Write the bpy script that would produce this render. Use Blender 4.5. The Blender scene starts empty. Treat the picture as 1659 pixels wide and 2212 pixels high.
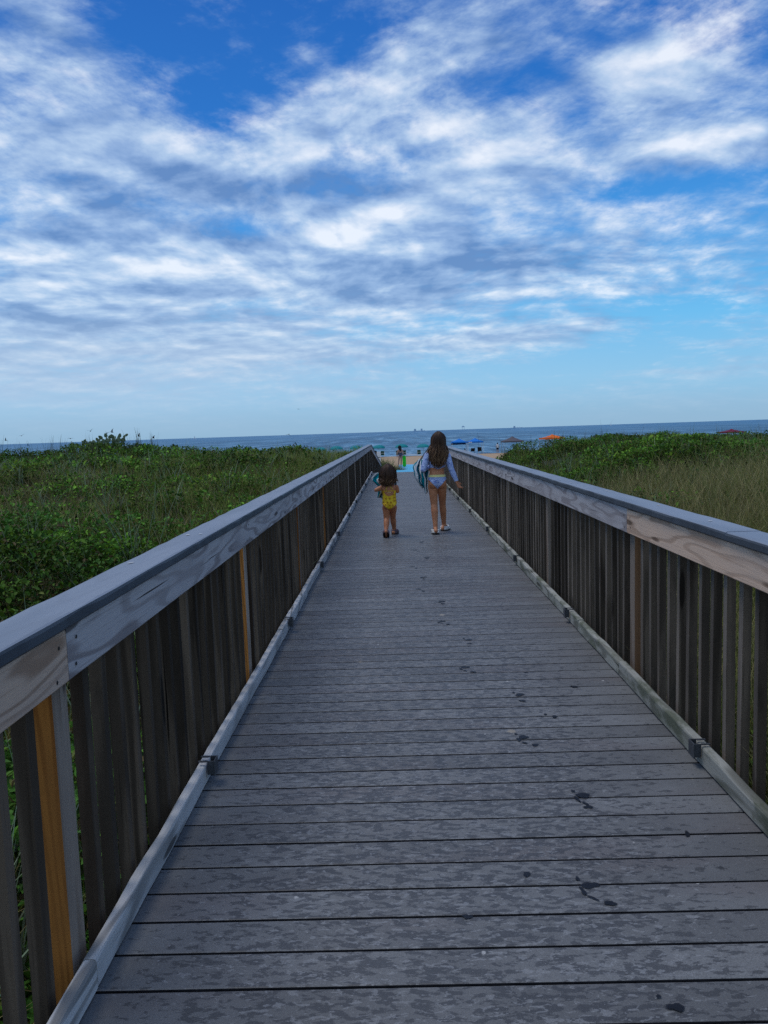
import bpy, bmesh, math, random
import numpy as np
from math import sin, cos, pi, radians, sqrt, exp, atan2
from mathutils import Vector, Matrix
from mathutils.bvhtree import BVHTree

random.seed(7)
rng = np.random.default_rng(11)
scn = bpy.context.scene
COL = scn.collection
EYE = 1.45

# ------------------------------------------------------------------ camera
F_PX = 3030.0
RIGHT = Vector((0.9994, 0.0141, -0.0324)).normalized()
FWD = Vector((-0.0173, 0.9945, -0.1035)).normalized()
UP = RIGHT.cross(FWD).normalized()
RIGHT = FWD.cross(UP).normalized()
cam = bpy.data.cameras.new('camera')
cam.sensor_fit = 'VERTICAL'
cam.sensor_height = 24.0
cam.lens = F_PX / 4032 * 24.0
cam.clip_start = 0.05
cam.clip_end = 90000
camo = bpy.data.objects.new('camera', cam)
m = Matrix((RIGHT, UP, -FWD)).transposed().to_4x4()
m.translation = Vector((0, 0, EYE))
camo.matrix_world = m
COL.objects.link(camo)
scn.camera = camo
scn.view_settings.view_transform = 'Standard'
scn.view_settings.look = 'None'
scn.view_settings.exposure = 0
scn.view_settings.gamma = 1


def sky_q(x, y):
    """direction (azimuth/elevation tangents about +Y) of a place in the sky"""
    d = FWD + RIGHT * ((x - 829.5) * 1.8228 / F_PX) - UP * ((y - 1106) * 1.8228 / F_PX)
    return d.x / d.y, d.z / d.y


# ------------------------------------------------------------------ helpers
def tag(o, label=None, cat=None, group=None, kind=None):
    if label: o['label'] = label
    if cat: o['category'] = cat
    if group: o['group'] = group
    if kind: o['kind'] = kind
    return o


def empty(name, loc=(0, 0, 0), rz=0, label=None, cat=None, group=None):
    o = bpy.data.objects.new(name, None)
    o.empty_display_size = .2
    o.location = loc
    o.rotation_euler = (0, 0, rz)
    COL.objects.link(o)
    return tag(o, label, cat, group)


def mesh_obj(name, verts, faces, mat=None, parent=None, smooth=False, loc=None):
    me = bpy.data.meshes.new(name)
    me.from_pydata([tuple(v) for v in verts], [], [tuple(f) for f in faces])
    me.update()
    if mat: me.materials.append(mat)
    if smooth:
        me.polygons.foreach_set('use_smooth', [True] * len(me.polygons))
    o = bpy.data.objects.new(name, me)
    if loc: o.location = loc
    if parent: o.parent = parent
    COL.objects.link(o)
    return o


class MB:
    def __init__(self):
        self.v = []; self.f = []

    def add(self, v, f):
        n = len(self.v)
        self.v += [tuple(a) for a in v]
        self.f += [tuple(i + n for i in a) for a in f]
        return self

    def box(self, x0, x1, y0, y1, z0, z1, b=0.0):
        """box, optionally with chamfered edges"""
        bm = bmesh.new()
        bmesh.ops.create_cube(bm, size=1)
        for v in bm.verts:
            v.co = Vector(((x0 + x1) / 2 + v.co.x * (x1 - x0), (y0 + y1) / 2 + v.co.y * (y1 - y0), (z0 + z1) / 2 + v.co.z * (z1 - z0)))
        if b > 0:
            bmesh.ops.bevel(bm, geom=list(bm.edges), offset=b, segments=2, profile=.6, affect='EDGES')
        self._bm(bm)
        return self

    def _bm(self, bm):
        bm.verts.index_update()
        self.add([v.co[:] for v in bm.verts], [[v.index for v in f.verts] for f in bm.faces])
        bm.free()

    def tube(self, pts, rads, n=8, cap=True):
        rings = []
        pts = [Vector(p) for p in pts]
        for i, p in enumerate(pts):
            d = (pts[min(i + 1, len(pts) - 1)] - pts[max(i - 1, 0)]).normalized()
            a = Vector((0, 0, 1)) if abs(d.z) < .9 else Vector((1, 0, 0))
            u = d.cross(a).normalized(); w = d.cross(u)
            rings.append([p + (u * cos(2 * pi * k / n) + w * sin(2 * pi * k / n)) * rads[i] for k in range(n)])
        self.loft(rings, cap)
        return self

    def loft(self, rings, cap=True):
        n = len(rings[0]); b = len(self.v)
        for r in rings: self.v += [tuple(p) for p in r]
        for i in range(len(rings) - 1):
            for k in range(n):
                self.f.append((b + i * n + k, b + i * n + (k + 1) % n, b + (i + 1) * n + (k + 1) % n, b + (i + 1) * n + k))
        if cap:
            self.f.append(tuple(b + k for k in reversed(range(n))))
            self.f.append(tuple(b + (len(rings) - 1) * n + k for k in range(n)))
        return self

    def ell(self, c, r, rot=None, sub=3):
        bm = bmesh.new()
        bmesh.ops.create_icosphere(bm, subdivisions=sub, radius=1)
        R = rot or Matrix.Identity(3)
        for v in bm.verts:
            v.co = Vector(c) + R @ Vector((v.co.x * r[0], v.co.y * r[1], v.co.z * r[2]))
        self._bm(bm)
        return self

    def cone(self, p0, r0, p1, r1, n=16):
        """capsule whose radius changes from r0 to r1"""
        p0 = Vector(p0); p1 = Vector(p1)
        d = (p1 - p0).normalized()
        pts = []; rad = []
        for a in (-80, -50, -25, 0):
            pts.append(p0 + d * r0 * sin(radians(a))); rad.append(r0 * cos(radians(a)))
        for t in (.33, .66):
            pts.append(p0.lerp(p1, t)); rad.append(r0 + (r1 - r0) * t)
        for a in (0, 25, 50, 80):
            pts.append(p1 + d * r1 * sin(radians(a))); rad.append(r1 * cos(radians(a)))
        a = Vector((0, 0, 1)) if abs(d.z) < .9 else Vector((1, 0, 0))
        u = d.cross(a).normalized(); w = d.cross(u)
        self.loft([[p + (u * cos(2 * pi * k / n) + w * sin(2 * pi * k / n)) * r for k in range(n)] for p, r in zip(pts, rad)])
        return self

    def build(self, name, mat=None, parent=None, smooth=False, loc=None):
        return mesh_obj(name, self.v, self.f, mat, parent, smooth, loc)


def np_mesh(name, verts, quads, mat, col=None, smooth=False, tri=False):
    """big mesh from arrays; col: per-vertex rgb"""
    me = bpy.data.meshes.new(name)
    k = quads.shape[1]
    me.vertices.add(len(verts)); me.vertices.foreach_set('co', verts.astype(np.float32).ravel())
    me.loops.add(quads.size); me.loops.foreach_set('vertex_index', quads.astype(np.int32).ravel())
    me.polygons.add(len(quads))
    me.polygons.foreach_set('loop_start', np.arange(0, quads.size, k, dtype=np.int32))
    me.polygons.foreach_set('loop_total', np.full(len(quads), k, dtype=np.int32))
    if smooth: me.polygons.foreach_set('use_smooth', np.ones(len(quads), dtype=bool))
    me.update(calc_edges=True)
    if col is not None:
        a = me.color_attributes.new('col', 'FLOAT_COLOR', 'POINT')
        c = np.ones((len(verts), 4), np.float32); c[:, :3] = col
        a.data.foreach_set('color', c.ravel())
    me.materials.append(mat)
    o = bpy.data.objects.new(name, me)
    COL.objects.link(o)
    return o


# ------------------------------------------------------------------ materials
class NT:
    def __init__(self, name):
        self.m = bpy.data.materials.new(name)
        self.m.use_nodes = True
        self.t = self.m.node_tree
        self.n = self.t.nodes
        self.b = self.n['Principled BSDF']

    def node(self, typ, **kw):
        n = self.n.new(typ)
        for k, v in kw.items(): setattr(n, k, v)
        return n

    def link(self, a, b): self.t.links.new(a, b)

    def setin(self, s, v):
        if hasattr(v, 'links'): self.link(v, s)
        elif isinstance(v, (tuple, list)) and len(v) == 3 and s.type == 'RGBA': s.default_value = (*v, 1)
        else: s.default_value = v

    def math(self, op, a, b=0.0, c=0.0, clamp=False):
        n = self.node('ShaderNodeMath', operation=op, use_clamp=clamp)
        for i, v in enumerate((a, b, c)): self.setin(n.inputs[i], v)
        return n.outputs[0]

    def vmath(self, op, a, b=(0, 0, 0)):
        n = self.node('ShaderNodeVectorMath', operation=op)
        self.setin(n.inputs[0], a); self.setin(n.inputs[1], b)
        return n.outputs[1] if op in ('DOT_PRODUCT', 'LENGTH') else n.outputs[0]

    def coord(self, kind='Object', scale=(1, 1, 1), loc=(0, 0, 0), rnd=None):
        tc = self.node('ShaderNodeTexCoord')
        v = tc.outputs[kind]
        if rnd is not None:
            oi = self.node('ShaderNodeObjectInfo')
            r = self.math('MULTIPLY', oi.outputs['Random'], rnd)
            cx = self.node('ShaderNodeCombineXYZ')
            for i in range(3): self.link(r, cx.inputs[i])
            v = self.vmath('ADD', v, cx.outputs[0])
        mp = self.node('ShaderNodeMapping')
        mp.inputs['Scale'].default_value = scale
        mp.inputs['Location'].default_value = loc
        self.link(v, mp.inputs['Vector'])
        return mp.outputs[0]

    def noise(self, vec, scale=1, detail=4, rough=.5, dist=0, out=0):
        n = self.node('ShaderNodeTexNoise')
        self.link(vec, n.inputs['Vector'])
        n.inputs['Scale'].default_value = scale
        n.inputs['Detail'].default_value = detail
        n.inputs['Roughness'].default_value = rough
        n.inputs['Distortion'].default_value = dist
        return n.outputs[out]

    def ramp(self, fac, stops, interp='LINEAR'):
        n = self.node('ShaderNodeValToRGB')
        n.color_ramp.interpolation = interp
        el = n.color_ramp.elements
        while len(el) < len(stops): el.new(.5)
        for e, (p, c) in zip(el, stops):
            e.position = p; e.color = (*c, 1) if len(c) == 3 else c
        self.setin(n.inputs[0], fac)
        return n.outputs[0]

    def mix(self, fac, a, b, mode='MIX'):
        n = self.node('ShaderNodeMix', data_type='RGBA', blend_type=mode)
        self.setin(n.inputs[0], fac); self.setin(n.inputs[6], a); self.setin(n.inputs[7], b)
        return n.outputs[2]

    def smooth(self, v, a, b, lo=0.0, hi=1.0):
        n = self.node('ShaderNodeMapRange', interpolation_type='SMOOTHSTEP')
        self.setin(n.inputs[0], v)
        for i, x in enumerate((a, b, lo, hi)): self.setin(n.inputs[i + 1], x)
        return n.outputs[0]

    def bump(self, h, strength=.4, dist=.01):
        n = self.node('ShaderNodeBump')
        n.inputs['Strength'].default_value = strength
        n.inputs['Distance'].default_value = dist
        self.link(h, n.inputs['Height'])
        self.link(n.outputs[0], self.b.inputs['Normal'])

    def out(self, color, rough=.6, spec=.3):
        self.setin(self.b.inputs['Base Color'], color)
        self.setin(self.b.inputs['Roughness'], rough)
        self.b.inputs['Specular IOR Level'].default_value = spec
        return self.m


def plain(name, color, rough=.6, spec=.3, var=.25, scale=20):
    n = NT(name)
    f = n.noise(n.coord(), scale, 3)
    c2 = tuple(x * (1 - var) for x in color)
    return n.out(n.mix(n.smooth(f, .3, .7), c2, color), rough, spec)


def wood(name, light, dark, stain, long='Y', ring=14, rough=.8, spec=.08, moss=None, sheen=1.0, contrast=1.0):
    """weathered sawn timber: growth rings as contour lines of a stretched field, checks, stains"""
    n = NT(name)
    s = {'Y': (6.0, .85, 6.0), 'Z': (7, 7, .4)}[long]
    v = n.coord(scale=s, rnd=37.0)
    field = n.noise(v, 1.0, 2.0, .45)
    rings = n.math('SINE', n.math('MULTIPLY', field, ring * 6.28))
    rings = n.smooth(rings, -.2, 1.0)
    s2 = {'Y': (160, 3.0, 160), 'Z': (150, 150, 3.0)}[long]
    fibre = n.noise(n.coord(scale=s2, rnd=11.0), 1.0, 3, .6)
    s3 = {'Y': (3, 1.2, 3), 'Z': (6, 6, 1.5)}[long]
    blot = n.noise(n.coord(scale=s3, rnd=23.0), 1.0, 5, .6)
    c = n.mix(n.math('MULTIPLY', n.math('MULTIPLY', rings, n.smooth(field, .3, .65, .45, 1.0)), .75 * contrast), light, dark)
    c = n.mix(n.smooth(fibre, .50, .85, 0, .7), c, dark)
    c = n.mix(n.smooth(blot, .45, .72), c, stain)
    # long drying checks
    s4 = {'Y': (55, .9, 55), 'Z': (60, 60, .8)}[long]
    chk = n.noise(n.coord(scale=s4, rnd=5.0), 1.0, 2, .5)
    c = n.mix(n.smooth(chk, .69, .74), c, tuple(x * .25 for x in dark))
    # knots
    vo = n.node('ShaderNodeTexVoronoi')
    n.link(n.coord(scale={'Y': (9, 1.6, 9), 'Z': (9, 9, 1.3)}[long], rnd=17.0), vo.inputs['Vector'])
    vo.inputs['Scale'].default_value = 1.0
    c = n.mix(n.smooth(vo.outputs['Distance'], .10, .16, .8, 0.0), c, tuple(x * .3 for x in dark))
    if moss:
        mf = n.noise(n.coord(scale=(9, 4, 9)), 1.0, 5, .65)
        c = n.mix(n.smooth(mf, .45, .65, 0, .8), c, moss)
    oi = n.node('ShaderNodeObjectInfo')
    val = n.math('MULTIPLY_ADD', oi.outputs['Random'], .85 if long == 'Z' else .4, .55 if long == 'Z' else .8)
    hs = n.node('ShaderNodeHueSaturation')
    n.link(c, hs.inputs['Color']); n.link(val, hs.inputs['Value'])
    n.bump(n.math('ADD', n.math('MULTIPLY', fibre, .5), n.math('MULTIPLY', rings, -.25)), .5, .004)
    return n.out(hs.outputs[0], rough, spec)


M = {}
M['fascia'] = wood('weathered_fascia', (.50, .465, .455), (.18, .145, .14), (.37, .335, .33), ring=8)
M['fascia_brown'] = wood('brown_fascia', (.57, .41, .30), (.25, .15, .095), (.47, .365, .295), ring=9)
M['baluster'] = wood('dark_baluster', (.118, .088, .062), (.022, .016, .011), (.050, .039, .029), long='Z', ring=5)
M['baluster_face'] = wood('skylit_baluster_face', (.165, .138, .112), (.05, .039, .030), (.092, .078, .063), long='Z', ring=5)  # lighter colour paints sky light onto the right balusters' inner faces
M['post'] = wood('orange_post', (.44, .175, .040), (.17, .055, .014), (.32, .13, .035), long='Z', ring=16)
M['post_brown'] = wood('brown_post', (.30, .155, .075), (.15, .075, .035), (.25, .14, .08), long='Z', ring=6)
M['post_grey'] = wood('greyed_post', (.33, .265, .21), (.16, .115, .08), (.25, .20, .16), long='Z', ring=6)
M['kerb'] = wood('weathered_kerb', (.50, .50, .49), (.13, .13, .125), (.34, .34, .33), ring=6, contrast=1.1)
M['kerb_moss'] = wood('mossy_kerb', (.37, .37, .33), (.11, .11, .09), (.27, .28, .23), ring=6, moss=(.10, .115, .075), contrast=1.1)
M['joist'] = wood('dark_joist', (.09, .08, .07), (.04, .035, .03), (.06, .06, .05))
M['metal'] = plain('dark_bracket', (.055, .06, .066), .5, .4)
M['nail'] = plain('rusty_nail', (.02, .018, .017), .6, .3)
M['dropping'] = plain('white_dropping', (.6, .62, .62), .8, .1)


def cap_mat():
    n = NT('grey_cap')
    f = n.noise(n.coord(scale=(6, .8, 6), rnd=9.0), 1.0, 5, .6)
    g = n.noise(n.coord(scale=(60, 60, 60)), 1.0, 3, .6)
    c = n.mix(n.smooth(f, .3, .7), (.180, .212, .255), (.235, .268, .315))
    c = n.mix(n.smooth(g, .55, .8, 0, .35), c, (.13, .14, .16))
    grain = n.math('SINE', n.math('MULTIPLY', n.noise(n.coord(scale=(4, .5, 4), rnd=3.0), 1, 2), 60))
    c = n.mix(n.smooth(grain, .5, 1, 0, .13), c, (.12, .13, .15))
    n.bump(g, .15, .002)
    return n.out(c, .52, .35)


M['cap'] = cap_mat()
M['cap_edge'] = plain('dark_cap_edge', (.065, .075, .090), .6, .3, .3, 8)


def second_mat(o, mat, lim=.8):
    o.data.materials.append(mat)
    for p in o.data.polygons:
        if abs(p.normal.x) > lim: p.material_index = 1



def deck_mat():
    n = NT('composite_deck')
    tc = n.node('ShaderNodeTexCoord')
    at = n.node('ShaderNodeAttribute'); at.attribute_name = 'plank'
    sep = n.node('ShaderNodeSeparateColor'); n.link(at.outputs['Color'], sep.inputs[0])
    off = n.node('ShaderNodeCombineXYZ')
    n.link(n.math('MULTIPLY', sep.outputs[0], 40), off.inputs[0])
    n.link(n.math('MULTIPLY', sep.outputs[1], 40), off.inputs[2])
    p = n.vmath('ADD', tc.outputs['Object'], off.outputs[0])

    def sc(x, y, z=1):
        return n.vmath('MULTIPLY', p, (x, y, z))
    big = n.noise(sc(1.3, 1.3), 1, 4, .6)
    blotch = n.noise(sc(20, 46), 1.0, 4.5, .60, .3)
    fine = n.noise(sc(45, 80), 1.0, 3, .6)
    tone = n.math('MULTIPLY_ADD', sep.outputs[2], .16, .92)
    base = n.mix(n.smooth(big, .35, .68), (.125, .130, .134), (.185, .192, .196))
    warm = n.noise(sc(1.1, 3), 1, 3)
    base = n.mix(n.smooth(warm, .5, .7, 0, .7), base, (.136, .128, .130))
    # blotches fade out towards the swept edges of the walkway
    geo = n.node('ShaderNodeSeparateXYZ'); n.link(tc.outputs['Object'], geo.inputs[0])
    dx = n.math('ABSOLUTE', n.math('SUBTRACT', geo.outputs[0], .12))
    edge = n.smooth(dx, .45, 1.1, 0.0, .12)
    b1 = n.smooth(n.math('SUBTRACT', blotch, edge), .49, .53)
    c = n.mix(n.math('MULTIPLY', b1, .68), base, (.045, .048, .052))
    blotch2 = n.noise(sc(30, 64, 3), 1.0, 3, .6, .5)
    b2 = n.smooth(n.math('SUBTRACT', blotch2, edge), .57, .61)
    c = n.mix(n.math('MULTIPLY', b2, .7), c, (.25, .26, .27))
    c = n.mix(n.smooth(fine, .55, .75, 0, .3), c, (.06, .06, .065))
    grit = n.noise(sc(300, 420), 1.0, 2, .6)
    c = n.mix(n.smooth(grit, .35, .65, .35, 0), c, (.05, .05, .055))
    c = n.mix(n.smooth(grit, .60, .72, 0, .35), c, (.30, .31, .32))
    # droppings, sand grains and small pale chips
    vo = n.node('ShaderNodeTexVoronoi'); vo.inputs['Scale'].default_value = 5.5
    n.link(n.vmath('ADD', tc.outputs['Object'], n.vmath('MULTIPLY', n.node('ShaderNodeTexNoise').outputs[1], (0, 0, 0))), vo.inputs['Vector'])
    spk = n.noise(n.vmath('MULTIPLY', tc.outputs['Object'], (120, 120, 120)), 1, 2)
    d = n.math('ADD', vo.outputs['Distance'], n.math('MULTIPLY', spk, .05))
    sc2 = n.node('ShaderNodeSeparateColor'); n.link(vo.outputs['Color'], sc2.inputs[0])
    pick = n.math('LESS_THAN', sc2.outputs[0], .35)
    sp = n.math('MULTIPLY', n.smooth(d, .055, .075, .8, 0.0), pick)
    c = n.mix(sp, c, (.42, .42, .41))
    vo2 = n.node('ShaderNodeTexVoronoi'); vo2.inputs['Scale'].default_value = 2.6
    n.link(tc.outputs['Object'], vo2.inputs['Vector'])
    d2 = n.math('ADD', vo2.outputs['Distance'], n.math('MULTIPLY', spk, .10))
    s3 = n.node('ShaderNodeSeparateColor'); n.link(vo2.outputs['Color'], s3.inputs[0])
    dk = n.math('MULTIPLY', n.smooth(d2, .07, .10, .8, 0.0), n.math('LESS_THAN', s3.outputs[1], .22))
    c = n.mix(dk, c, (.03, .032, .036))
    tan = n.math('MULTIPLY', n.smooth(d2, .085, .12, .55, 0.0), n.math('GREATER_THAN', s3.outputs[2], .84))
    c = n.mix(tan, c, (.42, .36, .27))
    hs = n.node('ShaderNodeHueSaturation'); n.link(c, hs.inputs['Color']); n.link(tone, hs.inputs['Value'])
    n.bump(fine, .35, .002)
    rough = n.smooth(blotch, .4, .6, .62, .46)
    return n.out(hs.outputs[0], rough, .26)


M['deck'] = deck_mat()
def wet_mat():
    n = NT('wet_mark')
    at = n.node('ShaderNodeAttribute'); at.attribute_name = 'soak'
    sp = n.node('ShaderNodeSeparateColor'); n.link(at.outputs['Color'], sp.inputs[0])
    nz = n.noise(n.coord(scale=(60, 120, 60)), 1, 4, .65)
    a = n.math('ADD', sp.outputs[0], n.math('MULTIPLY', n.math('SUBTRACT', nz, .5), .9))
    n.out((.010, .012, .016), .45, .25)
    n.link(n.smooth(a, .22, .52, 0, .95), n.b.inputs['Alpha'])
    return n.m


M['wet'] = wet_mat()


def leaf_mat(name, trans=.16, rough=.62):
    n = NT(name)
    at = n.node('ShaderNodeAttribute'); at.attribute_name = 'col'
    c = at.outputs['Color']
    n.out(c, rough, .12)
    tr = n.node('ShaderNodeBsdfTranslucent')
    hs = n.node('ShaderNodeHueSaturation'); hs.inputs['Value'].default_value = 1.3; hs.inputs['Hue'].default_value = .49
    n.link(c, hs.inputs['Color']); n.link(hs.outputs[0], tr.inputs[0])
    mx = n.node('ShaderNodeMixShader'); mx.inputs[0].default_value = trans
    n.link(n.b.outputs[0], mx.inputs[1]); n.link(tr.outputs[0], mx.inputs[2])
    n.link(mx.outputs[0], n.n['Material Output'].inputs[0])
    return n.m


M['leaf'] = leaf_mat('broad_leaf')
M['blade'] = leaf_mat('grass_blade', .22, .6)

# ------------------------------------------------------------------ numpy value noise
_perm = rng.random((256, 256))


def vnoise(x, y):
    xi = np.floor(x).astype(int); yi = np.floor(y).astype(int)
    fx = x - xi; fy = y - yi
    fx = fx * fx * (3 - 2 * fx); fy = fy * fy * (3 - 2 * fy)
    g = lambda a, b: _perm[a & 255, b & 255]
    return (g(xi, yi) * (1 - fx) + g(xi + 1, yi) * fx) * (1 - fy) + (g(xi, yi + 1) * (1 - fx) + g(xi + 1, yi + 1) * fx) * fy


def fbm(x, y, o=4):
    s = 0; a = .5; t = 0
    for i in range(o):
        s = s + a * vnoise(x * 2 ** i + 17.3 * i, y * 2 ** i + 9.1 * i); t += a; a *= .5
    return s / t


def sst(a, b, x):
    t = np.clip((x - a) / (b - a), 0, 1)
    return t * t * (3 - 2 * t)


CREST = 27.6
RAMP_END = 45.0
RAMP_S = .0805
SEA_Z = -2.35


def beach_z(Y):
    return np.where(Y < 62, -1.4, np.where(Y < 112, -1.4 - (Y - 62) * .0148, -2.14 - (Y - 112) * .03))


def deck_z(Y):
    return np.where(Y < CREST, 0.0, np.where(Y < RAMP_END, -RAMP_S * (Y - CREST), -RAMP_S * (RAMP_END - CREST)))


def ground_z(X, Y):
    X = np.asarray(X, float); Y = np.asarray(Y, float)
    bump = (fbm(X * .35 + 40, Y * .35 + 7, 3) - .5)
    # dune on the left
    aL = sst(1.0, 8, -X)
    zrL = -.55 + 1.0 * sst(3, 22, Y)
    zlL = -.10 + .52 * sst(1, 22, Y) + .30 * np.exp(-(((X + 12.0) / 3.3) ** 2 + ((Y - 33.5) / 4) ** 2))
    zL = zrL * (1 - aL) + zlL * aL + bump * .45 * sst(1.3, 4, -X)
    # dune on the right
    aR = sst(2.2, 8.5, X - .02 * Y)
    zrR = -.62 + .22 * sst(3, 20, Y)
    zlR = -.05 + .46 * sst(4, 26, Y)
    zR = zrR * (1 - aR) + zlR * aR + bump * .5 * sst(1.7, 5, X)
    # gap in front of the beach to the right of the walkway
    gap = sst(.105, .160, X / np.maximum(Y, 8)) + sst(0, 1, (16 - Y) / 8)
    zR = zR - .8 * (1 - np.clip(gap, 0, 1)) * sst(10, 30, Y)
    bell = lambda x, y, a, b: np.exp(-(((X - x) / a) ** 2 + ((Y - y) / b) ** 2))
    zL = zL - .27 * bell(-3, 36, 2.5, 5) - .10 * bell(-9, 36, 2, 5) + .18 * bell(-16.5, 31, 2.5, 5)
    zR = zR - .30 * bell(15, 41, 2.6, 6) - .10 * bell(18.5, 41, 2, 6)
    z = np.where(X < 0.2, zL, zR)
    e0 = 38 + 4 * (fbm(X * .12 + 3, Y * 0 + 1.5, 2) - .5) + np.where(X > 0, 2.0, -.5)
    bz = beach_z(Y) + .10 * (fbm(X * .5, Y * .5, 3) - .5) * sst(40, 60, Y) * (1 - sst(100, 112, Y))
    z = z * (1 - sst(e0, e0 + 13, Y)) + bz * sst(e0, e0 + 13, Y)
    # cutting under the walkway
    inside = 1 - sst(1.0, 1.6, np.abs(X - .21))
    z = z * (1 - inside) + np.minimum(z, np.where(Y < RAMP_END, deck_z(Y) - .55, bz)) * inside
    return z


# ------------------------------------------------------------------ ground, sea
def build_ground():
    def axis(segs):
        out = []
        for a, b, n in segs: out += list(np.linspace(a, b, n, endpoint=False))
        return np.array(out + [segs[-1][1]])
    xs = axis([(-3000, -300, 8), (-300, -60, 20), (-60, -20, 40), (-20, 20, 120), (20, 60, 40), (60, 300, 20), (300, 3000, 8)])
    ys = axis([(-400, -30, 8), (-30, 0, 20), (0, 60, 200), (60, 135, 60)])
    X, Y = np.meshgrid(xs, ys)
    Z = ground_z(X, Y)
    nx, ny = len(xs), len(ys)
    v = np.stack([X, Y, Z], -1).reshape(-1, 3)
    i = np.arange(ny - 1)[:, None] * nx + np.arange(nx - 1)[None, :]
    q = np.stack([i, i + 1, i + nx + 1, i + nx], -1).reshape(-1, 4)
    n = NT('dune_and_beach_sand')
    tc = n.coord()
    sep = n.node('ShaderNodeSeparateXYZ'); n.link(tc, sep.inputs[0])
    f = n.noise(n.coord(scale=(2, 2, 2)), 1, 5, .6)
    g = n.noise(n.coord(scale=(.35, .35, .35)), 1, 4, .6)
    sand = n.mix(n.smooth(f, .3, .7), (.36, .245, .15), (.47, .335, .21))
    sand = n.mix(n.smooth(g, .5, .7, 0, .5), sand, (.30, .205, .13))
    wet = n.smooth(sep.outputs[1], 104, 117)
    sand = n.mix(wet, sand, (.17, .125, .085))
    soil = n.mix(n.smooth(f, .35, .65), (.028, .030, .012), (.065, .055, .025))
    edge = n.math('ADD', sep.outputs[1], n.math('MULTIPLY', g, 6))
    c = n.mix(n.smooth(edge, 50, 54), soil, sand)
    n.bump(f, .6, .05)
    n.out(c, .9, .1)
    o = np_mesh('ground', v, q, n.m, smooth=True)
    return tag(o, 'sandy dune ground and beach sloping down to the sea', 'ground', kind='structure')


build_ground()


def build_sea():
    xs = [-60000, -6000, -1500, -400, 0, 400, 1500, 6000, 60000]
    ys = [117, 140, 200, 400, 1000, 4000, 15000, 70000]
    v = [(x, y, SEA_Z) for y in ys for x in xs]
    w = len(xs)
    f = [(j * w + i, j * w + i + 1, (j + 1) * w + i + 1, (j + 1) * w + i) for j in range(len(ys) - 1) for i in range(w - 1)]
    n = NT('sea_water')
    tc = n.coord()
    sep = n.node('ShaderNodeSeparateXYZ'); n.link(tc, sep.inputs[0])
    y = sep.outputs[1]
    na = n.noise(n.coord(scale=(.55, .085, 1)), 1, 4, .65)
    nb = n.noise(n.coord(scale=(.16, .014, 1)), 1, 5, .65)
    nc = n.noise(n.coord(scale=(.045, .0028, 1)), 1, 6, .68)
    wa = n.smooth(y, 140, 260)
    wb = n.smooth(y, 300, 900)
    mixv = lambda f, a, b: n.math('ADD', n.math('MULTIPLY', a, n.math('SUBTRACT', 1.0, f)), n.math('MULTIPLY', b, f))
    n1 = mixv(wb, mixv(wa, na, nb), nc)
    n2 = n.noise(n.coord(scale=(.02, .004, 1)), 1, 4, .6)
    n3 = n.noise(n.coord(scale=(.45, .30, 1)), 1, 3, .6)
    far = n.smooth(y, 150, 1500)
    c = n.mix(far, (.095, .230, .345), (.088, .230, .375))
    near_dark = n.smooth(n1, .40, .58, 1.0, 0.0)
    c = n.mix(n.math('MULTIPLY', near_dark, n.smooth(y, 150, 900, .85, .45)), c, (.034, .090, .150))
    c = n.mix(n.math('MULTIPLY', n.smooth(n1, .54, .68), n.smooth(y, 150, 900, .7, .45)), c, (.27, .44, .56))
    c = n.mix(n.smooth(n2, .35, .65, .25, 0), c, (.040, .115, .21))
    c = n.mix(n.smooth(n2, .52, .7, 0, .2), c, (.17, .33, .47))
    # foam lines of small breakers near the shore
    fo = n.noise(n.coord(scale=(.16, .20, 1)), 1, 5, .6, .4)
    foam = n.math('MULTIPLY', n.smooth(fo, .55, .62), n.smooth(y, 128, 150, 1.0, 0.0))
    foam = n.math('MULTIPLY', foam, n.smooth(n3, .35, .6, .3, 1))
    c = n.mix(n.math('MULTIPLY', foam, .7), c, (.42, .48, .52))
    h = n.math('ADD', n.math('MULTIPLY', n1, 1.0), n.math('MULTIPLY', n3, .25))
    n.bump(h, .55, .9)
    n.out(c, .55, .10)
    o = mesh_obj('sea', v, f, n.m)
    return tag(o, 'choppy blue sea reaching out to the horizon', 'sea', kind='structure')


build_sea()

# ------------------------------------------------------------------ boardwalk deck
XL, XR = -.895, 1.337          # deck edges under the railings
PITCH = .1443


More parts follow.
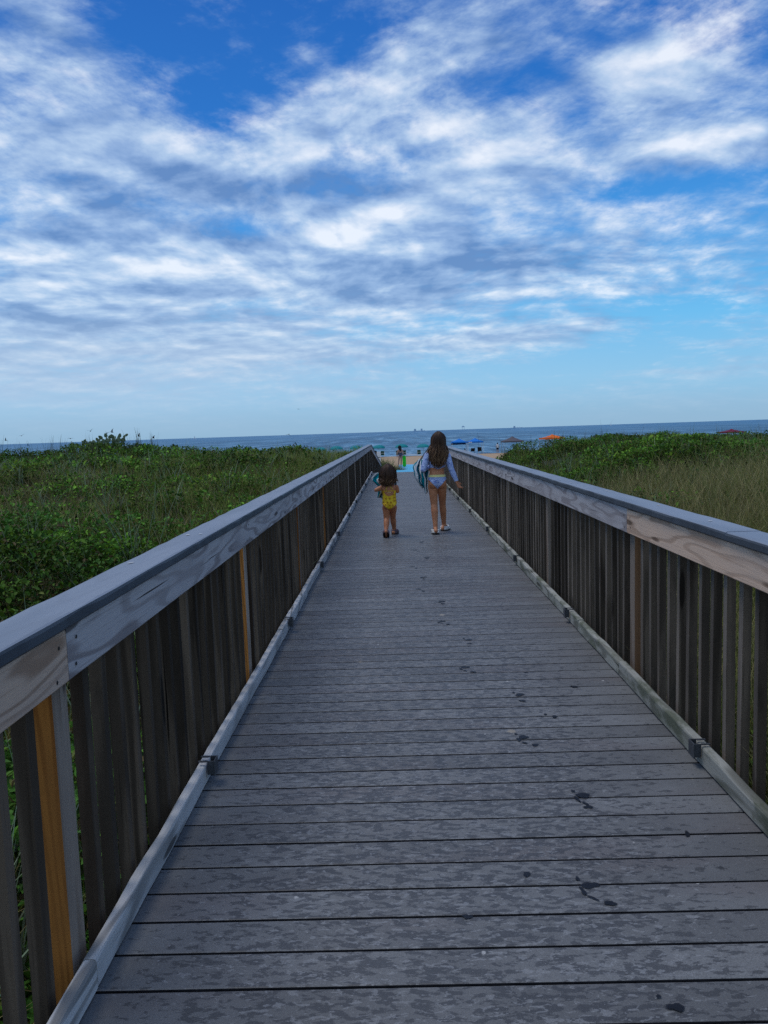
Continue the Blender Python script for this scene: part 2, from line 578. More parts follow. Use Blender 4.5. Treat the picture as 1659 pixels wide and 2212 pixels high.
def build_deck():
    deck_root_label = 'grey composite plank boardwalk running straight towards the beach'
    v = []; f = []; att = []
    y0 = 1.884 - PITCH * 26

    def plank(ya, yb, za, zb, th=.025, r=.005):
        b = len(v)
        # cross-section in (y, z) with eased top edges, two along-plank stations only
        prof = [(0, -th), (0, -r), (r * .3, -r * .3), (r, 0), (1, 0), (2, -r * .3), (3, -r), (3, -th)]
        L = yb - ya
        ps = [(ya, -th), (ya, -r), (ya + r * .3, -r * .3), (ya + r, 0), (yb - r, 0), (yb - r * .3, -r * .3), (yb, -r), (yb, -th)]
        j = random.uniform(-.0005, .0005)
        for x in (XL, XR):
            for (y, z) in ps:
                t = (y - ya) / L
                v.append((x, y, za + (zb - za) * t + z + j))
        n = len(ps)
        for k in range(n):
            k2 = (k + 1) % n
            f.append((b + k, b + n + k, b + n + k2, b + k2))
        f.append(tuple(b + k for k in range(n))); f.append(tuple(b + n + k for k in reversed(range(n))))
        c = (random.random(), random.random(), random.random())
        att.extend([c] * (2 * n))
    k = 0
    while True:
        ya = y0 + k * PITCH + .0032 + random.uniform(-.0005, .0005)
        yb = y0 + (k + 1) * PITCH - .0032 + random.uniform(-.0005, .0005)
        if ya > RAMP_END: break
        plank(ya, yb, float(deck_z(ya)), float(deck_z(yb)))
        k += 1
    nf = len(f)
    for kk in range(26, 92):                       # screw heads above the joists
        ya = y0 + kk * PITCH
        for xj in (-.70, -.13, .57, 1.18):
            for yo in (.030, .114):
                if random.random() < .25: continue
                cx_, cy_ = xj + random.uniform(-.008, .008), ya + yo + random.uniform(-.006, .006)
                b = len(v)
                v.extend([(cx_ + .0042 * cos(t * pi / 4), cy_ + .0042 * sin(t * pi / 4), .0012) for t in range(8)])
                att.extend([(0, 0, .5)] * 8)
                f.append(tuple(range(b, b + 8)))
    o = mesh_obj('boardwalk', v, f, M['deck'])
    o.data.materials.append(plain('screw_steel', (.20, .205, .215), .5, .4, .5, 3))
    o.data.materials.append(plain('plank_gap_shade', (.022, .022, .025), .9, .05, .4, 30))  # plank sides painted near black to stand in for shade in the gaps
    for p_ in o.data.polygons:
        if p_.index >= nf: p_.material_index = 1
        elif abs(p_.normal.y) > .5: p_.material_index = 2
    a = o.data.color_attributes.new('plank', 'FLOAT_COLOR', 'POINT')
    a.data.foreach_set('color', np.array([(*c, 1) for c in att], np.float32).ravel())
    tag(o, deck_root_label, 'boardwalk', kind='structure')
    # side joists and bearers under the planks
    def joist(x0, x1, name='joist'):
        mb = MB()
        for (a, b) in ((-3, 10), (10, CREST), (CREST, 36), (36, RAMP_END)):
            za, zb = float(deck_z(a)), float(deck_z(b))
            n0 = len(mb.v)
            for (y, z) in ((a, za), (b, zb)):
                mb.v += [(x0, y, z - .30), (x1, y, z - .30), (x1, y, z - .028), (x0, y, z - .028)]
            mb.f += [tuple(n0 + i for i in t) for t in ((0, 1, 2, 3), (7, 6, 5, 4), (0, 4, 5, 1), (1, 5, 6, 2), (2, 6, 7, 3), (3, 7, 4, 0))]
        return mb.build(name, M['joist'], o)
    for x in (XL + .001, -.15, .55, XR - .040):
        joist(x, x + .038)
    return o


deck = build_deck()


def blob(cx, cy, rx, ry, ang, n=14, wob=.18, seed=0):
    r = random.Random(seed)
    ph = [r.uniform(0, 6.28) for _ in range(3)]
    pts = []
    for i in range(n):
        t = 2 * pi * i / n
        k = 1 + wob * (sin(2 * t + ph[0]) * .6 + sin(3 * t + ph[1]) * .5 + sin(5 * t + ph[2]) * .3)
        x, y = rx * cos(t) * k, ry * sin(t) * k
        pts.append((cx + x * cos(ang) - y * sin(ang), cy + x * sin(ang) + y * cos(ang)))
    return pts


def mark(blobs, seed, name='wet_footprint'):
    mb = MB(); soak = []
    for i, (x, y, rx, ry, an) in enumerate(blobs):
        zz = .0032 + .0003 * i
        rings = [blob(x, y, rx * q, ry * q, an, seed=seed * 7 + i, wob=.3) for q in (1.1, .68, .34)]
        n = len(rings[0]); b = 0
        v = [(a, c, zz) for r in rings for a, c in r] + [(x, y, zz)]
        f = []
        for k in range(n):
            k2 = (k + 1) % n
            f += [(k, k2, n + k2, n + k), (n + k, n + k2, 2 * n + k2, 2 * n + k), (2 * n + k, 2 * n + k2, 3 * n)]
        mb.add(v, f)
        soak += [0.0] * n + [.62] * n + [1.0] * n + [1.0]
    o = mb.build(name, M['wet'], deck)
    a = o.data.color_attributes.new('soak', 'FLOAT_COLOR', 'POINT')
    a.data.foreach_set('color', np.array([(q, q, q, 1) for q in soak], np.float32).ravel())
    return o


FEET = [(.313, 9.945), (.193, 9.269), (.328, 8.698), (.14, 8.109), (.243, 7.50), (.174, 6.93), (.36, 6.39), (.315, 5.70),
        (.465, 5.16), (.385, 4.545), (.637, 4.03), (.56, 3.45), (.695, 2.86), (.572, 2.26), (.655, 1.74)]
for i, (x, y) in enumerate(FEET):
    r = random.Random(i + 50)
    s = 1 if i % 2 else -1
    L = .10
    sz = .68 if y < 2 else .9
    bl = [(x, y + L * .48, .037 + r.uniform(-.006, .004), .024, r.uniform(-.15, .15)),
          (x + .020 * s + .018, y - L * .46, .022, .017, r.uniform(-.5, .1))]
    if r.random() < .55:
        bl.append((x - .028, y + .018, .010, .030, .25))
        bl.append((x - .006, y - .020, .007, .026, .75))
    if r.random() < .6:
        bl.append((x - .030, y + L * .85, .010, .012, 0))
    mark([(a_, b_, c_ * sz, d_ * sz, e_) for a_, b_, c_, d_, e_ in bl], i)
for i, (x, y, rx, ry) in enumerate([(.385, 2.377, .014, .016), (.172, 2.164, .017, .013), (.955, 4.184, .020, .022), (.757, 3.745, .020, .016), (.718, 3.78, .010, .011),
                                    (.99, 2.603, .024, .010), (.735, 4.46, .008, .014)]):
    mark([(x, y, rx, ry, .3 * i)], 90 + i, 'wet_spot')

# ------------------------------------------------------------------ railings
BAL_STEP = .133


def board_mesh(x0, x1, ya, yb, za0, za1, zb0, zb1, b=.004, jit=0.0, seed=0, along=None):
    """long timber from ya to yb; z range (za0,za1) at ya and (zb0,zb1) at yb; origin kept at world zero"""
    r = random.Random(seed)
    rings = []
    n = max(2, int(abs(yb - ya) / .12)) if jit else 2
    ys = [ya + (yb - ya) * i / (n - 1) for i in range(n)]
    if not jit: ys = [ya, yb]
    ph = [r.uniform(0, 6) for _ in range(6)]
    for i, y in enumerate(ys):
        t = (y - ya) / (yb - ya)
        z0 = za0 + (zb0 - za0) * t; z1 = za1 + (zb1 - za1) * t
        jx = jit * (sin(y * 2.1 + ph[0]) * .6 + sin(y * 6.3 + ph[1]) * .4 + r.uniform(-.35, .35))
        jz = jit * (sin(y * 1.7 + ph[2]) * .6 + sin(y * 5.1 + ph[3]) * .4 + r.uniform(-.35, .35))
        bb = b * (1 + (r.uniform(-.4, .9) if jit else 0))
        X0, X1 = x0 + jx, x1 + jx
        Z1 = z1 + jz
        rings.append([(X0 + b, y, z0), (X1 - b, y, z0), (X1, y, z0 + b), (X1, y, Z1 - bb), (X1 - bb * .35, y, Z1 - bb * .3), (X1 - bb, y, Z1), (X0 + bb, y, Z1), (X0 + bb * .35, y, Z1 - bb * .3), (X0, y, Z1 - bb), (X0, y, z0 + b)])
    mb = MB(); mb.loft(rings)
    return mb


def dz(y): return float(deck_z(y))


def railing(side, label, joints, cap_joints, post0, fresh):
    root = empty('wooden_railing', ((-.90 if side < 0 else 1.34), 1.0, 0), label=label, cat='railing', group='wooden railings along the boardwalk')
    inv = Matrix.Translation(-Vector(root.location))

    def put(mb, name, mat, **k):
        o = mb.build(name, mat, root, **k)
        o.data.transform(inv)
        return o
    xin = -.860 if side < 0 else 1.300           # inner face of the fascia
    s = side
    def X(d): return xin + s * d                 # d metres outward from the inner face
    def rng2(a, b): return (min(X(a), X(b)), max(X(a), X(b)))
    # fascia boards
    ends = [-1.2] + joints + [CREST, 36, RAMP_END]
    ends = sorted(set(ends))
    for i, (a, b) in enumerate(zip(ends[:-1], ends[1:])):
        x0, x1 = rng2(0, .038)
        brown = fresh(i)
        o = put(board_mesh(x0, x1, a + .003, b - .003, dz(a) + .835, dz(a) + .975, dz(b) + .835, dz(b) + .975, .004, .0012, i + (3 if s > 0 else 0)), 'fascia_board', M['fascia_brown'] if brown else M['fascia'])
        # nail heads at the ends of the board
        for y in (a + .06, b - .06, (a + b) / 2 - .03, (a + b) / 2 + .03) if b < 13 else ():
            for z in (.865, .942):
                zz = dz(y) + z + random.uniform(-.012, .012)
                yy = y + random.uniform(-.015, .015)
                xx = X(0) - s * .0015
                ring = [(xx, yy + .005 * cos(t * pi / 3), zz + .006 * sin(t * pi / 3)) for t in range(6)]
                nn = MB().add(ring, [tuple(range(6))]).build('nail_head', M['nail'], o); nn.data.transform(inv)
    # cap boards
    ends = sorted(set([-1.2] + cap_joints + [CREST, 36, RAMP_END + .05]))
    for i, (a, b) in enumerate(zip(ends[:-1], ends[1:])):
        x0, x1 = rng2(-.016, .132)
        g = .0025
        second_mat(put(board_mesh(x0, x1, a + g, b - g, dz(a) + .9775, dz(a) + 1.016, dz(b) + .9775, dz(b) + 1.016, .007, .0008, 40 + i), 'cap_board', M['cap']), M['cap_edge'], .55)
    # posts
    y = post0 - 2.5
    k = 0
    while y < RAMP_END + .1:
        x0, x1 = rng2(.040, .129)
        lo = dz(y) - 1.2
        mb = MB().box(x0, x1, y - .0445, y + .0445, lo, dz(y) + .974, .004)
        o = put(mb, 'post', M['post'] if s < 0 and k in (1, 2, 3, 4) else M['post_brown'] if k == 1 else M['post_grey'])
        if k in (1, 2, 3): second_mat(o, M['post_grey'])
        if s < 0 and k in (1, 2): o['label'] = 'orange brown fresh looking post'
        y += 2.5; k += 1
    # balusters: the nearest hundred are parts of their own
    ys = []
    y = post0 - .0445 - .095 - .019
    bays = []
    yb = post0 - 2.5
    while yb < RAMP_END:
        n = 17
        for i in range(n):
            ys.append(yb + .0445 + .117 + .1358 * i + random.uniform(-.006, .006))
        yb += 2.5
    lo_y = .8
    ys = sorted([y for y in ys if y > lo_y - .7])
    near = [y for y in ys][:100]; far = ys[100:]
    protos = []
    for j in range(6):
        w = .038 + random.uniform(-.002, .003)
        mb = MB().box(-w / 2, w / 2, -w / 2, w / 2, -.62, .62, .003)
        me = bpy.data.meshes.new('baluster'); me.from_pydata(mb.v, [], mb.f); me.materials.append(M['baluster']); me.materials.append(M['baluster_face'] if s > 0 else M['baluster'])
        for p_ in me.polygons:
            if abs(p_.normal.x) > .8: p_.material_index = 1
        protos.append(me)
    xb = X(.038 + .0215)
    for j, y in enumerate(near):
        o = bpy.data.objects.new('baluster', protos[j % 6])
        o.parent = root
        o.location = Vector((xb + random.uniform(-.002, .002), y, dz(y) + .352)) - Vector(root.location)
        o.rotation_euler = (random.uniform(-.004, .004), random.uniform(-.004, .004), random.uniform(-.05, .05) + pi * (j % 2))
        COL.objects.link(o)
    mb = MB()
    for y in far:
        mb.box(xb - .019, xb + .019, y - .019, y + .019, dz(y) - .27, dz(y) + .972)
    o = put(mb, 'baluster', M['baluster']); o['kind'] = 'stuff'
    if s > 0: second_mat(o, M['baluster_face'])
    # white droppings on the cap
    for j in range(7):
        y = random.Random(j + (5 if s > 0 else 0)).uniform(1.7, 9)
        p = blob(X(.055) + random.uniform(-.04, .04), y, .006 + random.random() * .006, .004 + random.random() * .014, random.uniform(-.6, .6), seed=j)
        o = put(MB().add([(a, b, 1.0185) for a, b in p], [tuple(range(len(p)))]), 'dropping', M['dropping'])
    return root


railing(-1, 'weathered wooden railing on the left with an orange brown post near the camera', [1.921, 6.82, 12.0, 17.0, 22.0], [-.1, 6.70, 13.07, 19.4], 1.945, lambda i: i == 0)
railing(1, 'weathered wooden railing on the right beside the girl in white shoes', [4.354, 9.56, 14.6, 19.6, 24.2], [3.02, 9.35, 15.51, 21.6], 4.385, lambda i: i == 0)


def kerb(side, label, joints, brackets, mats):
    root = empty('kerb_rail', ((-.85 if side < 0 else 1.27), 1.0, 0), label=label, cat='kerb', group='timber kerbs along the boardwalk')
    inv = Matrix.Translation(-Vector(root.location))
    x0, x1 = (-.870, -.832) if side < 0 else (1.250, 1.292)
    ends = sorted(set([-1.0] + joints + [CREST - .8]))
    for i, (a, b) in enumerate(zip(ends[:-1], ends[1:])):
        d = random.Random(i + (9 if side > 0 else 0)).uniform(-.003, .003)
        o = board_mesh(x0 + d, x1 + d, a + .004, b - .004, .0045, .089 + d, .0045, .089 + d, .007, .0035, 60 + i + (9 if side > 0 else 0)).build('board', M[mats(i)], root)
        o.data.transform(inv)
    for y in brackets:
        mb = MB()
        xi = x1 if side < 0 else x0            # inner face
        q = 1 if side < 0 else -1              # inward direction
        t = .006
        lo, hi = .030, .104

        def bx(xa, xb, ya, yb, za, zb): mb.box(min(xa, xb), max(xa, xb), ya, yb, za, zb, .0015)
        bx(xi + q * .004, xi + q * .030, y - .030, y - .025, .045, hi)        # two cheeks
        bx(xi + q * .004, xi + q * .030, y + .025, y + .030, .045, hi)
        bx(xi + q * .030, xi + q * .036, y - .030, y + .030, .040, hi)        # front plate
        bx(xi + q * .004, xi + q * .030, y - .024, y + .024, .045, .051)      # bottom
        bx(xi - q * .034, xi + q * .003, y - .030, y - .019, .0985, .104)     # straps lying over the kerb
        bx(xi - q * .034, xi + q * .003, y + .019, y + .030, .0985, .104)
        o = mb.build('bracket', M['metal'], root); o.data.transform(inv)
    return root


kerb(-1, 'grey timber kerb board at the left edge of the boardwalk planks', [1.888, 5.30, 6.77, 11.65, 16.5, 21.4], [.65 + 2.462 * i for i in range(1, 11)], lambda i: 'kerb')
kerb(1, 'mossy timber kerb board at the right edge of the boardwalk planks', [4.349, 5.33, 9.14, 14.0, 18.9, 23.8], [.70 + 2.46 * i for i in range(1, 11)], lambda i: 'kerb_moss')

# ------------------------------------------------------------------ vegetation
def scatter(n, side, y0, y1, tmin, tmax, power=1.0, pad=1.2):
    """points with Y in [y0,y1] and X between tmin*Y and tmax*Y (plus a margin)"""
    u = rng.random(n)
    Y = y0 + (y1 - y0) * u ** power
    lo = tmin * Y; hi = tmax * Y + pad
    Xa = lo + (hi - lo) * rng.random(n)
    return (-Xa if side < 0 else Xa), Y


def basis(az, tilt, roll=None):
    """forward (base to tip), side and normal vectors"""
    fx = np.cos(az) * np.cos(tilt); fy = np.sin(az) * np.cos(tilt); fz = np.sin(tilt)
    Fv = np.stack([fx, fy, fz], -1)
    S = np.stack([-np.sin(az), np.cos(az), np.zeros_like(az)], -1)
    N = np.cross(Fv, S)
    if roll is not None:
        c, s = np.cos(roll)[:, None], np.sin(roll)[:, None]
        S, N = S * c + N * s, N * c - S * s
    return Fv, S, N


def leaves_mesh(P, L, Wd, az, tilt, roll, col, fold=.25):
    Fv, S, N = basis(az, tilt, roll)
    n = len(P)
    L = L[:, None]; Wd = Wd[:, None]
    base = P
    tip = P + Fv * L - N * L * .12
    r1 = P + Fv * L * .28 + S * Wd * .46 + N * Wd * fold
    r2 = P + Fv * L * .72 + S * Wd * .40 + N * Wd * fold * .7
    l1 = P + Fv * L * .28 - S * Wd * .46 + N * Wd * fold
    l2 = P + Fv * L * .72 - S * Wd * .40 + N * Wd * fold * .7
    v = np.stack([base, r1, r2, tip, l2, l1], 1).reshape(-1, 3)
    b = np.arange(n)[:, None] * 6
    q = np.concatenate([b + np.array([[0, 1, 2, 3]]), b + np.array([[0, 3, 4, 5]])], 0)
    c = np.repeat(col, 6, axis=0)
    return v, q, c


def blades_mesh(P, L, Wd, az, lean, col, curl, seg=4):
    n = len(P)
    dirh = np.stack([np.cos(az), np.sin(az), np.zeros(n)], -1)
    side = np.stack([-np.sin(az), np.cos(az), np.zeros(n)], -1)
    # random facing so that blades are not all edge-on
    ra = rng.uniform(0, 2 * pi, n)
    side = np.stack([np.cos(ra), np.sin(ra), np.zeros(n)], -1)
    pos = P.copy(); vs = []
    ang = lean.copy()
    for i in range(seg + 1):
        t = i / seg
        w = Wd * (1 - t ** 1.6) * .5 + Wd * .04
        vs += [pos - side * w[:, None], pos + side * w[:, None]]
        step = L / seg
        pos = pos + dirh * (np.sin(ang) * step)[:, None] + np.array([0, 0, 1.]) * (np.cos(ang) * step)[:, None]
        ang = ang + curl / seg
    k = 2 * (seg + 1)
    v = np.stack(vs, 1).reshape(-1, 3)
    b = np.arange(n)[:, None] * k
    q = np.concatenate([b + np.array([[2 * i, 2 * i + 1, 2 * i + 3, 2 * i + 2]]) for i in range(seg)], 0)
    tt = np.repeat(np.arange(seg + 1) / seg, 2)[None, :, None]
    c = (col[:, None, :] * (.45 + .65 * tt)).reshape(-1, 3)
    return v, q, c


def merge(parts):
    V = []; Q = []; C = []; o = 0
    for v, q, c in parts:
        V.append(v); Q.append(q + o); C.append(c); o += len(v)
    return np.concatenate(V), np.concatenate(Q), np.concatenate(C)


PAL = np.array([1.55, 1.95, 1.25]) * np.array([(.034, .070, .016), (.056, .104, .018), (.086, .140, .022), (.026, .050, .016), (.115, .145, .026), (.075, .085, .022)])


def veg_height(X, Y):
    f = fbm(X * .9 + 5, Y * .9 + 2, 3)
    g = fbm(X * .25 + 15, Y * .25 + 32, 2)
    return .06 + .50 * sst(.34, .7, f) + .16 * (g - .5)


def leaf_zone(n, side, y0, y1, tmin, tmax, size, power=1.0, mask=None, bright=1.0, brown=.05, pad=1.4, hscale=1.0):
    X, Y = scatter(n, side, y0, y1, tmin, tmax, power, pad)
    keep = (np.abs(X - .21) > 1.27) & (rng.random(n) < (1.0 if mask is None else mask(X, Y)))
    keep &= (fbm(X * 1.5 + 3, Y * 1.5, 3) + .12 * (fbm(X * 5, Y * 5, 2) - .5) > .40)
    X, Y = X[keep], Y[keep]; n = len(X)
    g = ground_z(X, Y)
    h = np.maximum(.06, veg_height(X, Y)) * hscale
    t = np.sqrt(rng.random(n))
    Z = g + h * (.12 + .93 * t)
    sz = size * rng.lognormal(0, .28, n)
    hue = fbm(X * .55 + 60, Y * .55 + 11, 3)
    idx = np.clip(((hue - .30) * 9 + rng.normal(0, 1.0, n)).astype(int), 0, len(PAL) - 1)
    col = PAL[idx] * rng.uniform(.6, 1.3, n)[:, None] * (.55 + .9 * sst(.3, .7, fbm(X * .8 + 21, Y * .8 + 9, 3)))[:, None] * (.06 + 1.15 * t ** 1.6)[:, None] * bright  # low leaves coloured darker, painting in the shade between clumps
    br = rng.random(n) < brown
    col[br] = np.array([.13, .10, .045]) * rng.uniform(.5, 1.2, br.sum())[:, None]
    ye = rng.random(n) < .03
    col[ye] = np.array([.16, .19, .04]) * bright
    return leaves_mesh(np.stack([X, Y, Z], -1), sz, sz * rng.uniform(.38, .85, n), rng.uniform(0, 2 * pi, n), rng.uniform(-.35, 1.25, n), rng.normal(0, .5, n), col)


def blade_zone(n, side, y0, y1, tmin, tmax, length, width, cols, power=1.0, mask=None, lean=.25, curl=.9, pad=1.4, clump=0, seg=4, hz=.0):
    if clump:
        nc = max(1, n // clump)
        X0, Y0 = scatter(nc, side, y0, y1, tmin, tmax, power, pad)
        X = np.repeat(X0, clump) + rng.normal(0, .05, nc * clump); Y = np.repeat(Y0, clump) + rng.normal(0, .05, nc * clump)
        ci = np.repeat(rng.integers(0, len(cols), nc), clump)
        ls = np.repeat(rng.lognormal(0, .25, nc), clump)
    else:
        X, Y = scatter(n, side, y0, y1, tmin, tmax, power, pad)
        ci = rng.integers(0, len(cols), n); ls = np.ones(n)
    keep = (np.abs(X - .21) > 1.40)
    if mask is not None: keep &= rng.random(len(X)) < mask(X, Y)
    X, Y, ci, ls = X[keep], Y[keep], ci[keep], ls[keep]; n = len(X)
    Z = ground_z(X, Y) + hz * veg_height(X, Y)
    col = np.array(cols)[ci] * rng.uniform(.65, 1.3, n)[:, None]
    L = length * rng.uniform(.55, 1.25, n) * ls
    return blades_mesh(np.stack([X, Y, Z], -1), L, np.full(n, width) * rng.uniform(.7, 1.3, n), rng.uniform(0, 2 * pi, n), np.abs(rng.normal(0, lean, n)), col, rng.uniform(.1, 1.0, n) * curl, seg)


# left dune
gr_green = [tuple(1.95 * q for q in c) for c in [(.090, .125, .022), (.12, .15, .028), (.065, .10, .020), (.15, .15, .040)]]
gr_pale = [tuple(1.45 * q for q in c) for c in [(.17, .22, .13), (.13, .18, .10), (.20, .24, .15)]]
gr_dry = [tuple(1.45 * q for q in c) for c in [(.22, .17, .075), (.28, .22, .11), (.15, .12, .05)]]


def near_rail_L(X, Y): return sst(.50, .16, -X / np.maximum(Y, 1)) * .8 + .2


ground_cover = merge([
    leaf_zone(80000, -1, .2, 8.5, .10, .72, .043, .8, bright=.95, mask=lambda X, Y: .25 + .75 * sst(.20, .36, -X / Y + .25 * (fbm(X * .7, Y * .7, 2) - .5))),
    leaf_zone(110000, -1, 7.5, 20, .045, .68, .050, .9, bright=.85, mask=lambda X, Y: .2 + .8 * sst(.12, .26, -X / Y + .25 * (fbm(X * .5, Y * .5, 2) - .5))),
    leaf_zone(120000, -1, 18, 42, .02, .66, .082, 1.0, bright=.85, mask=lambda X, Y: .12 + .88 * sst(.07, .14, -X / Y))])
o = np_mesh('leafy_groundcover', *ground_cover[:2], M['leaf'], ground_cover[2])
tag(o, 'dense dark green leafy vines covering the dune left of the boardwalk', 'ground cover', kind='stuff')

gl = merge([
    blade_zone(40000, -1, .2, 10, .10, .72, .34, .0055, gr_green, .8, near_rail_L, hz=.3),
    blade_zone(1800, -1, 1.6, 9, .12, .70, .52, .011, gr_pale, .8, clump=9, lean=.35, curl=1.1, hz=.2),
    blade_zone(8000, -1, 1.2, 12, .1, .72, .40, .005, gr_dry, .8, lean=.5, curl=1.6, hz=.3),
    blade_zone(46000, -1, 9, 24, .035, .68, .40, .009, gr_green, .9, near_rail_L, hz=.35),
    blade_zone(2600, -1, 8, 26, .06, .68, .50, .014, gr_pale, .9, clump=10, lean=.3, curl=1.0, hz=.3),
    blade_zone(10000, -1, 9, 26, .06, .66, .45, .009, gr_dry, .9, lean=.4, curl=1.4, hz=.4),
    blade_zone(14000, -1, 22, 44, .02, .45, .36, .016, gr_green, 1.0, near_rail_L, hz=.4, seg=3),
    blade_zone(600, -1, 28, 40, .30, .60, .8, .016, [(.14, .15, .07), (.10, .10, .05)], 1.0, clump=6, lean=.12, curl=.4, hz=.3)])
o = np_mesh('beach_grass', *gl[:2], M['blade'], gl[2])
tag(o, 'tufts of green and pale beach grass on the left dune', 'grass', kind='stuff')

# right dune


def tan_mask(X, Y):
    t = X / np.maximum(Y, 1)
    f = fbm(X * .4, Y * .4 + 5, 2) - .5
    return np.clip(sst(.20, .29, t + .10 * f) * sst(21, 16, Y + 8 * f), 0, 1)


def green_mask(X, Y): return np.clip(1 - .93 * tan_mask(X, Y), 0, 1)


gc = merge([
    leaf_zone(60000, 1, 3.5, 13, .16, .70, .046, .9, mask=green_mask, bright=.95),
    leaf_zone(90000, 1, 11, 24, .12, .68, .058, .9, mask=green_mask, bright=.85),
    leaf_zone(150000, 1, 19, 48, .10, .66, .074, 1.0, mask=green_mask, bright=.88)])
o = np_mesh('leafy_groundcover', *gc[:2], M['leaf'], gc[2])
tag(o, 'green leafy scrub covering the dune ridge right of the boardwalk', 'ground cover', kind='stuff')
gr_tan = [tuple(1.3 * q for q in c) for c in [(.27, .225, .095), (.21, .185, .07), (.34, .28, .13), (.16, .17, .05)]]
gr_olive = [tuple(1.45 * q for q in c) for c in [(.115, .135, .03), (.145, .155, .035), (.09, .115, .028)]]
gt = merge([
    blade_zone(40000, 1, .3, 10, .20, .72, .62, .0050, gr_olive, .8, tan_mask, lean=.28, curl=1.0),
    blade_zone(15000, 1, .3, 11, .22, .72, .80, .0046, gr_tan, .8, tan_mask, lean=.25, curl=1.2),
    blade_zone(30000, 1, 9, 21, .18, .70, .72, .0085, gr_tan, .9, tan_mask, lean=.25, curl=1.1),
    blade_zone(16000, 1, 9, 21, .18, .70, .60, .009, gr_olive, .9, tan_mask, lean=.25, curl=1.0)])
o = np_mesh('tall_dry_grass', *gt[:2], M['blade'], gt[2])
tag(o, 'tall fine tan grass behind the right railing', 'grass', kind='stuff')
gg = merge([
    blade_zone(9000, 1, 2.4, 14, .12, .62, .34, .008, gr_green, .9, green_mask, hz=.3),
    blade_zone(16000, 1, 12, 36, .12, .64, .42, .013, gr_green, .9, green_mask, hz=.4, seg=3),
    blade_zone(3200, 1, 12, 30, .12, .60, .46, .014, gr_pale, .9, green_mask, clump=9, hz=.3, seg=3),
    blade_zone(700, 1, 30, 42, .14, .55, .6, .018, [(.15, .16, .07), (.20, .18, .10)], 1.0, clump=5, lean=.15, curl=.5, hz=.3)])
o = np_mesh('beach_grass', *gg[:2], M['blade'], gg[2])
tag(o, 'green grass growing among the scrub on the right dune', 'grass', kind='stuff')


def ferny_bush():
    """low shrub with feathery compound leaves"""
    root = empty('feathery_shrub', (4.3, 13.3, float(ground_z(4.3, 13.3))), label='low dark shrub with feathery compound leaves behind the right railing', cat='shrub')
    P = []; L = []; A = []; T = []; C = []
    st = MB()
    for i in range(34):
        az = rng.uniform(0, 2 * pi); ln = rng.uniform(.55, 1.0)
        p = Vector((rng.normal(0, .45), rng.normal(0, .35), .10)); el = rng.uniform(.5, 1.3)
        pts = [p.copy()]
        for k in range(9):
            p = p + Vector((cos(az) * cos(el), sin(az) * cos(el), sin(el))) * ln / 9
            el -= .13
            pts.append(p.copy())
            if k > 1:
                for s in (-1, 1):
                    P.append(p[:]); A.append(az + s * 1.25 + rng.normal(0, .1)); T.append(rng.normal(.0, .2)); L.append(rng.uniform(.11, .16) * (1 - abs(k - 5) * .07))
                    C.append(np.array((.028, .070, .022)) * rng.uniform(.7, 1.5))
        st.tube(pts, [.006 - .0004 * k for k in range(len(pts))], 4)
    st.build('stem', M['baluster'], root)
    L = np.array(L)
    v, q, c = leaves_mesh(np.array(P), L, L * .34, np.array(A), np.array(T), np.zeros(len(L)), np.array(C))
    o = np_mesh('foliage', v, q, M['leaf'], c)
    o.parent = root
    return root


ferny_bush()


